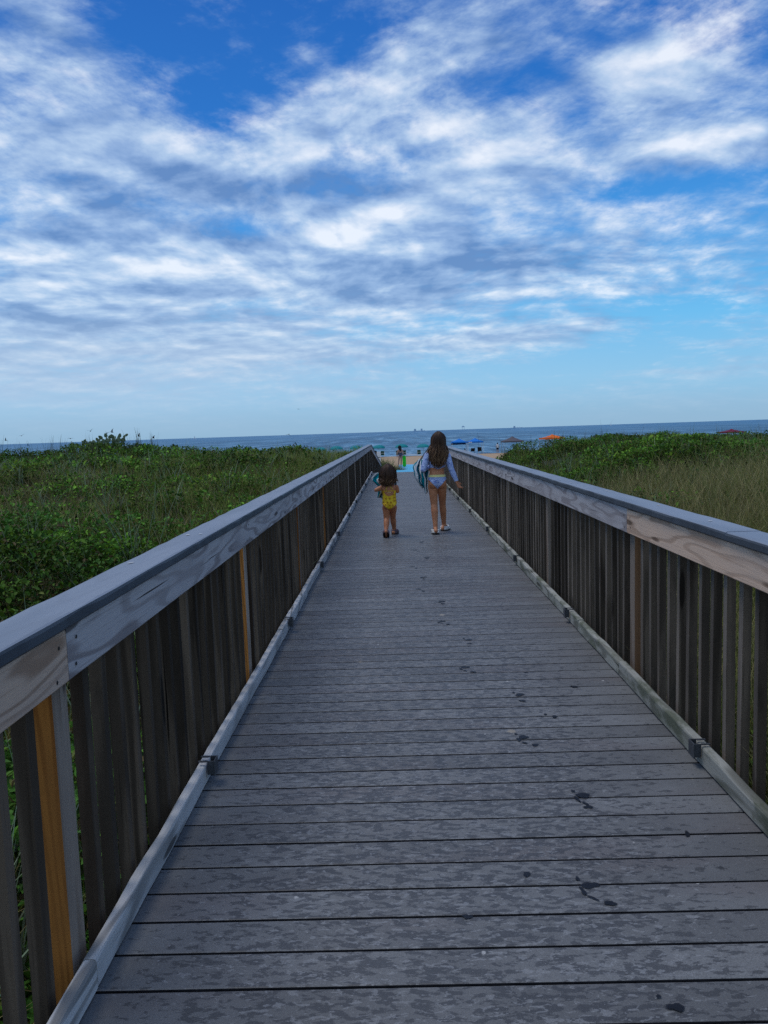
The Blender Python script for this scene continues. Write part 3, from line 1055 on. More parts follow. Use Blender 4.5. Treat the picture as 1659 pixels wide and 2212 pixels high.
def cactus():
    bx, by = -13.95, 35.4
    gz = float(ground_z(bx, by)) + .34
    root = empty('prickly_pear', (bx, by, gz), label='prickly pear cactus with flat oval pads on top of the left dune', cat='cactus')
    n = NT('cactus_pad')
    f = n.noise(n.coord(rnd=9.0), 6, 3)
    vo = n.node('ShaderNodeTexVoronoi'); vo.inputs['Scale'].default_value = 30
    n.link(n.coord(), vo.inputs['Vector'])
    c = n.mix(n.smooth(f, .3, .7), (.085, .135, .07), (.16, .20, .10))
    c = n.mix(n.smooth(vo.outputs['Distance'], .1, .2, .5, 0), c, (.20, .19, .12))
    n.out(c, .6, .3)
    R = random.Random(5)

    def pad(p, d, size, face):
        u = Vector(d).normalized()
        nrm = Vector((cos(face), sin(face), .1)); nrm = (nrm - u * nrm.dot(u)).normalized()
        w = u.cross(nrm)
        rings = []
        for k in range(9):
            t = k / 8
            hw = size * .40 * (sin(pi * min(1, .06 + .94 * t) ** .8) ** .6 if 0 < t < 1 else .12)
            th = size * .055 * (1 if 0 < t < 1 else .4)
            cpos = Vector(p) + u * size * t
            rings.append([cpos + w * hw * cos(a * pi / 5) + nrm * th * sin(a * pi / 5) for a in range(10)])
        MB().loft(rings).build('pad', n.m, root, smooth=True)
        return Vector(p) + u * size * .92, w
    count = 0
    # (x offset along the crest, layers)
    stems = [(-1.15, 2), (-1.0, 1), (-.85, 2), (-.72, 2), (-.62, 2), (-.53, 3), (-.45, 2), (-.36, 3), (-.28, 3), (-.2, 3), (-.1, 3), (0, 3), (.33, 3), (.48, 3), (.62, 4), (.74, 3), (.9, 3), (1.0, 4), (1.14, 3), (1.26, 4), (.1, 3), (.25, 3), (.42, 3), (.55, 4), (.68, 4), (.8, 4), (.95, 4), (1.08, 4), (1.2, 4), (1.32, 3), (1.42, 3)]
    for (x, lay) in stems:
        p = Vector((x, R.uniform(-.25, .25), -.05 + (.10 if x > .4 else 0)))
        d = Vector((R.uniform(-.3, .3), R.uniform(-.2, .2), 1))
        for k in range(lay):
            s = R.uniform(.17, .23)
            tip, w = pad(p, d, s, R.uniform(-2.2, -.9) if R.random() < .7 else R.uniform(0, pi))
            count += 1
            if R.random() < .45 and k > 0 and count < 90:
                d2 = Vector((d.x + R.choice((-1, 1)) * .8, d.y, 1))
                pad(tip - Vector((0, 0, .03)), d2, R.uniform(.12, .18), R.uniform(-2.4, -.7)); count += 1
            p = tip
            d = Vector((d.x + R.uniform(-.45, .45), R.uniform(-.3, .3), 1))
    return root


cactus()


def tuft(name, label, x, y, z, n, rad, length, cols, cat='grass clump', width=.012, lean=.3):
    X = x + rng.normal(0, rad, n); Y = y + rng.normal(0, rad, n)
    Z = ground_z(X, Y) if z is None else np.full(n, z)
    col = np.array(cols)[rng.integers(0, len(cols), n)] * rng.uniform(.7, 1.3, n)[:, None]
    P = np.stack([X, Y, Z], -1)
    v, q, c = blades_mesh(P, length * rng.uniform(.5, 1.2, n), np.full(n, width), rng.uniform(0, 2 * pi, n), np.abs(rng.normal(0, lean, n)), col, rng.uniform(.1, .9, n), 4)
    o = np_mesh(name, v, q, M['blade'], c)
    return tag(o, label, cat)


tuft('grass_clump', 'green grass clump on the sand where the left railing ends', -1.0, 55.5, None, 900, .38, .95, [(.12, .17, .05), (.16, .19, .07), (.09, .13, .04)], width=.02, lean=.45)
tuft('grass_clump', 'small dry tan grass clump on the sand left of the blue mat', .05, 56.5, None, 380, .28, .42, [(.30, .24, .11), (.22, .2, .09)], width=.018, lean=.6)
tuft('weed_stalk', 'thin upright weed stalk standing above the right dune near the grey canopy', 6.05, 43, None, 9, .05, 1.5, [(.14, .17, .07)], cat='plant', width=.016, lean=.05)

# ------------------------------------------------------------------ beach mat
mn = NT('blue_beach_mat')
rib = mn.math('SINE', mn.math('MULTIPLY', mn.node('ShaderNodeSeparateXYZ').outputs[1], 1))
f = mn.noise(mn.coord(scale=(2, 6, 2)), 1, 4)
mn.out(mn.mix(mn.smooth(f, .3, .7), (.095, .38, .58), (.135, .47, .68)), .8, .1)
vs = []; fs = []
N = 30
for i in range(N + 1):
    t = i / N
    y = RAMP_END + .05 + (66.5 - RAMP_END) * t
    xl = -.22 + .55 * max(0, (y - 50) / 16.5) if y > 50 else -.25
    xl = .0 + (.31 / 12.0) * (y - 54.7)
    for x in (xl, xl + 1.62):
        vs.append((x, y, float(ground_z(x, y)) + .035))
for i in range(N): fs.append((2 * i, 2 * i + 1, 2 * i + 3, 2 * i + 2))
mat_o = mesh_obj('beach_mat', vs, fs, mn.m)
sol = mat_o.modifiers.new('thick', 'SOLIDIFY'); sol.thickness = .012; sol.offset = 0
tag(mat_o, 'bright blue roll out access mat lying on the sand', 'mat')

# ------------------------------------------------------------------ beach furniture
TEAL = plain('teal_canvas', (.008, .23, .255), .7, .2, .15, 3)
POLE = plain('pale_pole', (.5, .5, .5), .4, .5)
GREEN = plain('dark_green_canvas', (.008, .085, .055), .75, .15, .3, 8)
WHITE = plain('white_paint', (.80, .80, .78), .6, .3, .08, 6)
BLACK = plain('black_canvas', (.012, .012, .014), .7, .2)
NAVY = plain('navy_canvas', (.012, .02, .05), .7, .2)


def beach_umbrella(x, y, label, color=TEAL, top=None, r=.98, tilt=0.0, group='teal beach umbrellas'):
    z = float(ground_z(x, y))
    root = empty('beach_umbrella', (x, y, z), random.uniform(0, .7), label, 'umbrella', group)
    h = (top if top is not None else -.36) - z
    mb = MB()
    n = 8
    def P(k, t):
        a = 2 * pi * k / n
        rr = r * sin(t * 1.25) / sin(1.25)
        return (rr * cos(a), rr * sin(a), h - .42 * (1 - cos(t * 1.25)) / (1 - cos(1.25)))
    rings = []
    for j in range(1, 6):
        t = j / 5
        ring = []
        for k in range(n):
            for s in range(4):
                a = 2 * pi * (k + s / 4) / n
                sag = 1 - .045 * sin(pi * s / 4)
                rr = r * sin(t * 1.25) / sin(1.25) * sag
                ring.append((rr * cos(a), rr * sin(a), h - .42 * (1 - cos(t * 1.25)) / (1 - cos(1.25)) + .0))
        rings.append(ring)
    val = []
    for k in range(n):                      # hanging scalloped edge
        for s in range(4):
            a = 2 * pi * (k + s / 4) / n
            rr = r * (1 - .045 * sin(pi * s / 4))
            val.append((rr * cos(a), rr * sin(a), h - .42 - .07 - .03 * sin(pi * s / 4)))
    rings.append(val)
    mb.loft(rings, cap=False)
    b = len(mb.v); mb.v.append((0, 0, h))
    m_ = n * 4
    for k in range(m_): mb.f.append((b, k, (k + 1) % m_))
    mb.build('canopy', color, root)
    MB().tube([(0, 0, -.3), (0, 0, h + .06)], [.022, .018], 8).build('pole', POLE, root)
    rb = MB()
    for k in range(n):
        a = 2 * pi * k / n
        rb.tube([(0, 0, h - .03), (.5 * r * cos(a), .5 * r * sin(a), h - .16), (.97 * r * cos(a), .97 * r * sin(a), h - .43)], [.006] * 3, 4)
    rb.build('rib', POLE, root)
    return root


beach_umbrella(-10.73, 110, 'teal beach umbrella showing just its top over the left dune, farthest from the boardwalk', top=-.42, r=.95)
beach_umbrella(-8.41, 110, 'teal beach umbrella behind the left dune, middle of the three left of the railing', top=-.33)
beach_umbrella(-5.60, 110, 'teal beach umbrella partly hidden by the left railing cap', top=-.36)
beach_umbrella(-2.36, 110, 'teal beach umbrella above the white board bin at the railing end', top=-.36)
beach_umbrella(.90, 110, 'teal beach umbrella directly behind the woman with the green board', top=-.33)
beach_umbrella(3.96, 110, 'teal beach umbrella just left of the long haired girl', top=-.42)
beach_umbrella(28.65, 110, 'navy beach umbrella dome peeking over the right dune, the left of two', NAVY, .07, .8, group='navy umbrellas over the right dune')
beach_umbrella(30.65, 110, 'navy beach umbrella dome peeking over the right dune, the right of two', NAVY, .11, .8, group='navy umbrellas over the right dune')


def beach_chair(x, y, rz, label, canvas=GREEN, band=POLE, arm=WHITE, s=1.0, group='green beach chairs by the water'):
    root = empty('beach_chair', (x, y, float(ground_z(x, y))), rz, label, 'chair', group)
    root.scale = (s, s, s)
    # chair faces +Y (the sea)
    t = MB()
    back = [(-.24, -.20, .30), (.24, -.20, .30), (.24, -.42, .88), (-.24, -.42, .88)]
    def panel(z0, z1, mat, name, w=.235):
        f = lambda z: -.20 - (z - .30) * .38
        v = [(-w, f(z0), z0), (w, f(z0), z0), (w, f(z1), z1), (-w, f(z1), z1)]
        v += [(a, b + .02, c) for a, b, c in v]
        return MB().add(v, [(0, 1, 2, 3), (7, 6, 5, 4), (0, 4, 5, 1), (1, 5, 6, 2), (2, 6, 7, 3), (3, 7, 4, 0)]).build(name, mat, root)
    panel(.28, .54, canvas, 'backrest'); panel(.543, .60, band, 'back_band'); panel(.603, .88, canvas, 'headrest')
    MB().box(-.24, .24, -.20, .26, .27, .30, .006).build('seat', canvas, root)
    for sx in (-1, 1):
        MB().box(sx * .30 - .03, sx * .30 + .03, -.28, .24, .50, .525, .004).build('armrest', arm, root)
        l = MB()
        l.tube([(sx * .27, .24, 0), (sx * .27, .20, .5)], [.016, .016], 6)
        l.build('leg', arm, root)
        l = MB(); l.tube([(sx * .27, -.30, 0), (sx * .27, -.22, .5)], [.016, .016], 6); l.build('leg', arm, root)
        l = MB(); l.tube([(sx * .255, -.17, .24), (sx * .255, -.44, .90)], [.014, .014], 6); l.build('back_frame', arm, root)
    return root


beach_chair(-1.85, 108, .1, 'dark green beach chair right of the white board bin')
beach_chair(3.31, 108, -.1, 'dark green beach chair below the umbrella nearest the long haired girl')
beach_chair(.33, 108.3, 0, 'dark green beach chair seen left of the woman with the green board')
beach_chair(1.22, 108.3, 0, 'dark green beach chair seen right of the woman with the green board')


def camp_chair(x, y, rz, label, tall=0.0):
    root = empty('camp_chair', (x, y, float(ground_z(x, y))), rz, label, 'chair', 'black folding camp chairs')
    bk = MB()
    v = []
    for j in range(5):
        t = j / 4
        for i in range(5):
            u = i / 4 * 2 - 1
            v.append((u * (.27 + .02 * t), -.20 - .16 * t - .06 * (1 - u * u), .36 + (.48 + tall) * t))
    f = [(j * 5 + i, j * 5 + i + 1, (j + 1) * 5 + i + 1, (j + 1) * 5 + i) for j in range(4) for i in range(4)]
    bk.add(v, f)
    o = bk.build('backrest', BLACK, root); md = o.modifiers.new('t', 'SOLIDIFY'); md.thickness = .02
    MB().box(-.26, .26, -.22, .26, .36, .385, .006).build('seat', BLACK, root)
    for sx in (-1, 1):
        MB().tube([(sx * .28, -.3, 0), (sx * .28, .25, .40)], [.012, .012], 6).build('leg', BLACK, root)
        MB().tube([(sx * .28, .3, 0), (sx * .28, -.22, .40), (sx * .29, -.37, .86 + tall)], [.012] * 3, 6).build('back_frame', BLACK, root)
        MB().box(sx * .30 - .035, sx * .30 + .035, -.25, .25, .56, .59, .006).build('armrest', BLACK, root)
    return root


camp_chair(11.15, 112, .15, 'low black camp chair under the right blue canopy')
camp_chair(12.25, 112, -.35, 'taller black camp chair turned sideways under the right blue canopy', .12)


def canopy(x, y, w, peak, eave, label, color, leg_mat=WHITE, band=None, droop=0.0, rz=.0, patch=False):
    z = float(ground_z(x, y))
    root = empty('pop_up_canopy', (x, y, z), rz, label, 'canopy', 'pop up canopies on the beach')
    h = peak - z; e = eave - z
    mb = MB()
    n = 7
    v = []
    for j in range(n):
        for i in range(n):
            u, s = i / (n - 1) * 2 - 1, j / (n - 1) * 2 - 1
            m_ = max(abs(u), abs(s))
            prof = (1 - m_) ** 1.15
            sag = -.05 * sin(pi * m_) * (.4 + .6 * (1 - abs(abs(u) - abs(s))))
            v.append((u * w / 2, s * w / 2, e + .10 + (h - e - .10) * prof + sag + droop * sin(3 * u + 2 * s)))
    f = [(j * n + i, j * n + i + 1, (j + 1) * n + i + 1, (j + 1) * n + i) for j in range(n - 1) for i in range(n - 1)]
    mb.add(v, f)
    mb.build('roof', color, root)
    vb = MB()
    k = w / 2
    c4 = [(-k, -k), (k, -k), (k, k), (-k, k)]
    for a, b in zip(c4, c4[1:] + c4[:1]):
        vb.add([(a[0], a[1], e + .10), (b[0], b[1], e + .10), (b[0], b[1], e - .10), (a[0], a[1], e - .10)], [(0, 1, 2, 3)])
    vb.build('valance', color, root)
    if band:
        MB().add([(-k + .05, k - .03, e - .10), (k - .05, k - .03, e - .10), (k - .05, k - .03, e - .36), (-k + .05, k - .03, e - .36)], [(0, 1, 2, 3)]).build('sun_wall', band, root)
    if patch:
        MB().add([(-k + .08, -k - .01, e + .06), (-k + .60, -k - .01, e + .06), (-k + .60, -k - .01, e - .07), (-k + .08, -k - .01, e - .07)], [(0, 1, 2, 3)]).build('white_panel', WHITE, root)
    for (a, b) in c4:
        MB().tube([(a * .98, b * .98, -.1), (a * .96, b * .96, e + .08)], [.028, .024], 6).build('leg', leg_mat, root)
    return root


BLUE = plain('blue_canvas', (.012, .19, .62), .65, .2, .12, 2)
GREYC = plain('grey_canvas', (.115, .105, .12), .75, .15, .12, 2)
ORANGE = plain('orange_canvas', (.80, .16, .012), .7, .2, .12, 2)
MAROON = plain('maroon_canvas', (.16, .010, .035), .7, .2, .12, 2)
canopy(9.58, 116.2, 2.3, .10, -.47, 'blue pop up canopy with dark shade strip, left of the two blue ones', BLUE, band=NAVY)
canopy(11.97, 116.2, 2.3, .11, -.50, 'blue pop up canopy with small white panel, over the black camp chairs', BLUE, patch=True)
canopy(16.85, 111.5, 2.9, .24, -.52, 'grey pop up canopy beyond the right dune', GREYC, POLE)
canopy(22.55, 111.5, 2.8, .34, -.26, 'orange sagging canopy behind the right dune', ORANGE, WHITE, droop=.07, rz=.25)
canopy(48.2, 111.5, 2.8, .29, -.22, 'dark red canopy top peeking over the far right dune', MAROON)


def fishing_rod():
    z = float(ground_z(12.1, 113))
    root = empty('fishing_rod', (12.15, 113, z), label='thin dark fishing rod standing upright by the right blue canopy', cat='fishing rod')
    MB().tube([(0, 0, 0), (.02, 0, .75)], [.03, .03], 6).build('sand_spike', WHITE, root)
    MB().tube([(.02, 0, .5), (.03, 0, 1.7), (-.02, .02, 2.5), (-.14, .03, 3.1)], [.016, .014, .011, .010], 5).build('blank', BLACK, root)
    MB().ell((.05, -.04, .95), (.05, .05, .06), sub=2).build('reel', BLACK, root)
    return root


fishing_rod()


def board_bin():
    x, y = -1.47, 62.0
    z = float(ground_z(x, y))
    root = empty('board_bin', (x, y, z), label='white slatted board bin standing on the sand at the left railing end', cat='bin')
    hts = [.02, .42, .83, 1.17]
    zs = [(.05, .38), (.43, .82), (.87, 1.12)]
    top = -.06 - z
    k = top / 1.42
    zs = [(.03, .40), (.45, .86), (.91, 1.36)]
    for (a, b) in zs:
        for (x0, x1, y0, y1) in ((-.27, .27, -.28, -.25), (-.27, .27, .25, .28), (.245, .275, -.249, .249), (-.275, -.245, -.249, .249)):
            MB().box(x0, x1, y0, y1, a * k, b * k, .005).build('board', WHITE, root)
    for sx in (-1, 1):
        for sy in (-1, 1):
            MB().box(sx * .21 - .03, sx * .21 + .03, sy * .22 - .028, sy * .22 + .028, -.2, 1.34 * k).build('corner_post', BLACK, root)
    MB().box(-.24, .24, -.245, .245, .02, 1.25 * k).build('liner', BLACK, root)
    return root


board_bin()


def piling():
    x, y = -1.62, 60.9
    z = float(ground_z(x, y))
    root = empty('timber_piling', (x, y, z), label='short round brown timber piling with dark cap beside the white bin', cat='post')
    h = .0 - z
    MB().tube([(0, 0, -.3), (0, 0, h * .5), (0, 0, h - .12)], [.14, .137, .132], 14).build('trunk', plain('brown_piling', (.20, .10, .05), .8, .1, .4, 6), root)
    MB().tube([(0, 0, h - .119), (0, 0, h - .02), (0, 0, h)], [.155, .15, .10], 14).build('cap', BLACK, root)
    return root


piling()

# ------------------------------------------------------------------ people
def skin_mat(name, a, b):
    n = NT(name)
    f = n.noise(n.coord(), 9, 4, .6)
    c = n.mix(n.smooth(f, .3, .7), a, b)
    n.out(c, .5, .35)
    n.b.inputs['Subsurface Weight'].default_value = .06
    n.b.inputs['Subsurface Radius'].default_value = (.02, .008, .004)
    return n.m


SKIN = skin_mat('tanned_skin', (.44, .17, .075), (.55, .235, .115))
SKIN_DARK = skin_mat('deep_tanned_skin', (.39, .142, .062), (.49, .195, .092))
SKIN_LIGHT = skin_mat('light_skin', (.33, .19, .14), (.42, .25, .19))


def fuse(mb, voxel, iters=6):
    """join overlapping volumes into one continuous surface"""
    me = bpy.data.meshes.new('tmp'); me.from_pydata(mb.v, [], mb.f); me.update()
    o = bpy.data.objects.new('tmp', me); COL.objects.link(o)
    r = o.modifiers.new('r', 'REMESH'); r.mode = 'VOXEL'; r.voxel_size = voxel
    s = o.modifiers.new('s', 'SMOOTH'); s.factor = .5; s.iterations = iters
    dg = bpy.context.evaluated_depsgraph_get()
    out = bpy.data.meshes.new_from_object(o.evaluated_get(dg))
    bpy.data.objects.remove(o); bpy.data.meshes.remove(me)
    out.polygons.foreach_set('use_smooth', [True] * len(out.polygons))
    return out


def shell(body, pred, off, name, mat, parent):
    """garment that follows the body where pred(point, normal) holds"""
    vs = body.vertices
    n = len(vs)
    co = np.empty(n * 3, np.float32); vs.foreach_get('co', co); co = co.reshape(-1, 3)
    no = np.empty(n * 3, np.float32); vs.foreach_get('normal', no); no = no.reshape(-1, 3)
    ok = pred(co[:, 0], co[:, 1], co[:, 2], no)
    fs = [tuple(p.vertices) for p in body.polygons if all(ok[i] for i in p.vertices)]
    used = sorted({i for f in fs for i in f}); mp = {i: k for k, i in enumerate(used)}
    v = co[used] + no[used] * off
    return mesh_obj(name, v, [tuple(mp[i] for i in f) for f in fs], mat, parent, True)


def torso(mb, secs, n=24):
    rings = []
    for (z, cx, cy, rx, ry) in secs:
        rings.append([(cx + rx * cos(2 * pi * k / n), cy + ry * sin(2 * pi * k / n) * (1.0), z) for k in range(n)])
    mb.loft(rings)


def hand(mb, wrist, fwd, nrm, size, curls, thumb_side, spread=.12):
    """palm, four fingers of different lengths bent by curls, and a thumb from the side of the palm"""
    fwd = Vector(fwd).normalized(); nrm = Vector(nrm); nrm = (nrm - fwd * nrm.dot(fwd)).normalized()
    side = fwd.cross(nrm) * thumb_side
    w = Vector(wrist)
    pl = size * .50
    for k in range(4):
        o = (k - 1.5) * size * .115
        mb.cone(w + side * -o * .6, size * .085, w + fwd * pl - side * o, size * .075, 10)
    lens = [.40, .45, .41, .32]
    for k in range(4):
        o = (k - 1.5) * size * .125
        p = w + fwd * pl - side * o
        d = (fwd - side * (k - 1.5) * spread).normalized()
        a = curls[k]
        r = size * .052
        for j, fr in enumerate((.45, .32, .23)):
            d = (d * cos(a) - nrm * sin(a)).normalized() if j or a > .3 else d
            q = p + d * lens[k] * size * fr
            mb.cone(p, r, q, r * .9, 8)
            p = q; r *= .9
    p = w + fwd * size * .12 + side * size * .17
    q = p + (fwd * .6 + side * .6 - nrm * .2).normalized() * size * .20
    mb.cone(w + fwd * size * .08 + side * size * .08, size * .075, p, size * .07, 8)
    mb.cone(p, size * .068, q, size * .055, 8)
    mb.cone(q, size * .055, q + (fwd * .9 + side * .2 - nrm * .25).normalized() * size * .17, size * .045, 8)


def head(mb, c, r, yaw=0, nod=0):
    """skull, jaw, nose, brow and ears; faces +Y when yaw is 0"""
    c = Vector(c)
    R = Matrix.Rotation(yaw, 3, 'Z') @ Matrix.Rotation(-nod, 3, 'X')
    e = lambda p, s: mb.ell(c + R @ (Vector(p) * r), Vector(s) * r, R, 2)
    e((0, -.05, .12), (.76, .95, .90))
    e((0, .22, -.42), (.58, .62, .56))
    e((0, .55, -.72), (.26, .24, .20))
    e((0, .92, -.20), (.11, .17, .17))
    e((0, .83, -.02), (.07, .12, .20))
    e((0, .75, .17), (.46, .14, .08))
    e((0, .78, -.52), (.22, .10, .06))
    for s in (-1, 1):
        e((s * .76, -.02, -.12), (.09, .17, .24))
        e((s * .30, .68, -.22), (.22, .20, .18))
    return c, R


def face(root, c, R, r):
    for s in (-1, 1):
        MB().ell(c + R @ (Vector((s * .29, .76, .06)) * r), Vector((.10, .07, .07)) * r, R, 2).build('eye', WHITE, root, True)


def leg(mb, hip, knee, ankle, rh, rk, ra, calf, bend=(0, -1, 0)):
    hip, knee, ankle = Vector(hip), Vector(knee), Vector(ankle)
    mid = hip.lerp(knee, .45)
    mb.cone(hip, rh, mid, rh * .83)
    mb.cone(mid, rh * .83, knee, rk)
    c = knee.lerp(ankle, .30) + Vector(bend) * calf * .22
    mb.cone(knee, rk * .97, c, calf)
    mb.cone(c, calf, knee.lerp(ankle, .72), ra * 1.18)
    mb.cone(knee.lerp(ankle, .72), ra * 1.18, ankle, ra)


def foot(mb, ankle, ang, pitch, length, ra):
    """bare foot; ang: toe direction from +Y towards +X, pitch: heel lift"""
    a = Vector(ankle)
    R = Matrix.Rotation(-ang, 3, 'Z') @ Matrix.Rotation(-pitch, 3, 'X')
    P = lambda x, y, z: a + R @ Vector((x, y, z))
    L = length
    mb.cone(a, ra, P(0, -.06 * L / .2, -.045 * L / .2), ra * .95)
    mb.cone(a, ra, P(0, .30 * L, -.20 * L), ra * .80)
    mb.cone(P(0, -.22 * L, -.26 * L), ra * .85, P(0, .5 * L, -.30 * L), ra * .7)
    for k in range(5):
        x = (k - 2) * L * .075
        mb.cone(P(x * .8, .42 * L, -.29 * L), L * .07, P(x, (.66 - .03 * abs(k - 1)) * L, -.315 * L), L * .042, 8)
    return R, P


def clog(root, ankle, ang, pitch, L, w, mat, sole_mat, drop):
    """backless foam clog with closed toe, raised heel rim and a dark outsole"""
    a = Vector(ankle)
    R = Matrix.Rotation(-ang, 3, 'Z') @ Matrix.Rotation(-pitch, 3, 'X')
    T = lambda x, y, z: a + R @ Vector((x, y, z))
    zb = -drop

    def half(y):
        t = (y + .32 * L) / (1.1 * L)
        return w * (.36 + .16 * sin(pi * min(1, t * 1.05)) + .05 * t) * (1 if 0.02 < t < .97 else .75)
    ys = [-.32 * L + 1.1 * L * i / 14 for i in range(15)]
    out = [(half(y), y) for y in ys] + [(-half(y), y) for y in reversed(ys)]

    def ring(z, s): return [T(x * s, .23 * L + (y - .23 * L) * (1 - (1 - s) * .5), z) for x, y in out]
    MB().loft([ring(zb, .93), ring(zb + .004, .97), ring(zb + .010, .97)]).build('outsole', sole_mat, root)
    mb = MB().loft([ring(zb + .0105, 1.0), ring(zb + .020, 1.04), ring(zb + .030, 1.0), ring(zb + .032, .9)])
    up = MB()
    n = 13
    rows = []
    for i in range(9):                         # toe box
        y = .20 * L + .60 * L * i / 8
        hw = half(min(y, .76 * L)) * (1.0 if i < 7 else (.86 if i == 7 else .45))
        hh = w * .62 * (1 - (i / 8) ** 2 * .72)
        rows.append([T(hw * cos(pi * k / (n - 1)), y, zb + .018 + hh * sin(pi * k / (n - 1)) ** .8) for k in range(n)])
    base = len(up.v)
    for r in rows: up.v += [tuple(p) for p in r]
    for i in range(8):
        for k in range(n - 1):
            up.f.append((base + i * n + k, base + i * n + k + 1, base + (i + 1) * n + k + 1, base + (i + 1) * n + k))
    rim = []                                   # heel rim running round the back of the foot
    for k in range(17):
        t = -pi * k / 16
        sx, sy = cos(t), sin(t)
        y = .20 * L + sy * .50 * L
        hw = w * .50
        x = sx * hw * (1.0 if abs(sx) > .5 else .98)
        hgt = .050 + .010 * (1 - abs(sy))
        rim.append((x, y, hgt))
    for sgn in (0,):
        rr = []
        for (x, y, hgt) in rim:
            o_ = .006
            nx, ny = x, (y - .2 * L)
            l_ = sqrt(nx * nx + ny * ny) or 1
            nx, ny = nx / l_ * o_, ny / l_ * o_
            rr.append([T(x - nx, y - ny, zb + .016), T(x + nx, y + ny, zb + .016), T(x + nx * 1.2, y + ny * 1.2, zb + hgt), T(x, y, zb + hgt + .006), T(x - nx, y - ny, zb + hgt)])
        up.loft(rr)
    mb.add(up.v, up.f)
    o = mb.build('shoe', mat, root, True)
    md = o.modifiers.new('t', 'SOLIDIFY'); md.thickness = .004; md.offset = 0
    return o


def hair_mat(name, root_c, tip_c, streak):
    n = NT(name)
    at = n.node('ShaderNodeAttribute'); at.attribute_name = 'col'
    sep = n.node('ShaderNodeSeparateColor'); n.link(at.outputs['Color'], sep.inputs[0])
    c = n.mix(sep.outputs[0], root_c, tip_c)
    c = n.mix(n.math('MULTIPLY', n.smooth(sep.outputs[1], .62, .95), .75), c, streak)
    hs = n.node('ShaderNodeHueSaturation'); n.link(c, hs.inputs['Color'])
    n.link(n.math('MULTIPLY_ADD', sep.outputs[2], .9, .5), hs.inputs['Value'])
    n.out(hs.outputs[0], .55, .25)
    return n.m


def hair(root, c, r, outline, zbot, mat, n=520, wave=.010, front=.045, seed=1, rad=.0052, back=.05, vol=.13):
    """long loose hair as many tapered locks. outline(z) -> (xmin, xmax, yback) of the falling hair"""
    R = random.Random(seed)
    c = Vector(c)
    V = []; Fc = []; C = []
    SEG = 13; K = 4
    for i in range(n):
        u = (i + .5) / n
        u = R.random()
        layer = R.random()                                     # 0 inner, 1 outer
        side = u * 2 - 1                                       # -1 left edge ... 1 right edge
        z_end = zbot + (R.random() ** 1.5) * (c.z - zbot) * .42 + abs(side) ** 2.5 * .05 + R.uniform(-.02, .03)
        fly = R.gauss(0, 1) * wave * .9 + (R.gauss(0, wave * 3) if R.random() < .07 else 0)
        ph = R.uniform(0, 6.28); fr = R.uniform(26, 44); amp = wave * R.uniform(.4, 1.5)
        pts = []
        for s in range(SEG + 1):
            t = s / SEG
            if t < .36:                                        # over the skull
                a = t / .36
                th = (1 - a) * 1.35 + a * -.42                 # polar angle down the back
                az = side * (1.75 if layer < .75 else 1.95) * (.25 + .75 * a)
                rr = r * (.98 + vol * layer) * (1 + wave * 3.2 * sin(ph + t * 17) * a)
                x = c.x + rr * .86 * cos(th) * sin(az)
                y = c.y - rr * 1.02 * cos(th) * cos(az) + .02 * r
                z = c.z + rr * .12 + rr * .98 * sin(th)
            else:
                a = (t - .36) / .64
                z0 = c.z + r * .12 - r * (.98 + vol * layer) * .98 * sin(.42)
                z = z0 + (z_end - z0) * a
                xm, xM, yb = outline(z)
                xx = (xm + xM) / 2 + side * (xM - xm) / 2 * (.82 + .18 * layer)
                yy = yb + (1 - sqrt(max(0, 1 - side * side * .95))) * front * 1.6 + (1 - layer) * front
                k = min(1, a * 1.8)
                k = k * k * (3 - 2 * k)
                x = x1 * (1 - k) + xx * k; y = y1 * (1 - k) + yy * k
                w = amp * min(1, a * 2)
                x += w * sin(z * fr + ph) + fly * a; y += w * .6 * cos(z * fr * .9 + ph)
            if t < .36 or s == int(.36 * SEG): x1, y1 = x, y
            pts.append(Vector((x, y, z)))
        b = len(V)
        shade = R.random(); st = R.random()
        for s, p in enumerate(pts):
            t = s / SEG
            d = (pts[min(s + 1, SEG)] - pts[max(s - 1, 0)]).normalized()
            q = d.cross(Vector((0, 1, 0)));
            if q.length < .1: q = Vector((1, 0, 0))
            q.normalize(); w2 = d.cross(q)
            rr = rad * (1.5 if t < .4 else 1.2) * (1 - max(0, t - .55) / .45 * .88)
            for k in range(K):
                an = 2 * pi * k / K
                V.append(p + (q * cos(an) * 1.25 + w2 * sin(an) * .8) * rr)
                C.append((max(0, min(1, (t - .10) * 1.15)) * (.5 + .5 * R.random()), st * (.45 + .55 * min(1, t * 1.4)), shade))
        for s in range(SEG):
            for k in range(K):
                k2 = (k + 1) % K
                Fc.append((b + s * K + k, b + s * K + k2, b + (s + 1) * K + k2, b + (s + 1) * K + k))
    # scalp beneath the locks
    mb = MB(); mb.ell(c + Vector((0, -.01 * r, .13 * r)), (r * .80, r * .96, r * .92), sub=3)
    b = len(V)
    keep = [f for f in mb.f if sum(mb.v[i][1] for i in f) / 3 < c.y + .35 * r or sum(mb.v[i][2] for i in f) / 3 > c.z + .62 * r]
    V += [Vector(v) for v in mb.v]; C += [(0, .2, .35)] * len(mb.v)
    Fc += [tuple(b + i for i in f) for f in keep]
    o = mesh_obj('hair', V, Fc, mat, root, True)
    at = o.data.color_attributes.new('col', 'FLOAT_COLOR', 'POINT')
    at.data.foreach_set('color', np.array([(*c_, 1) for c_ in C], np.float32).ravel())
    return o


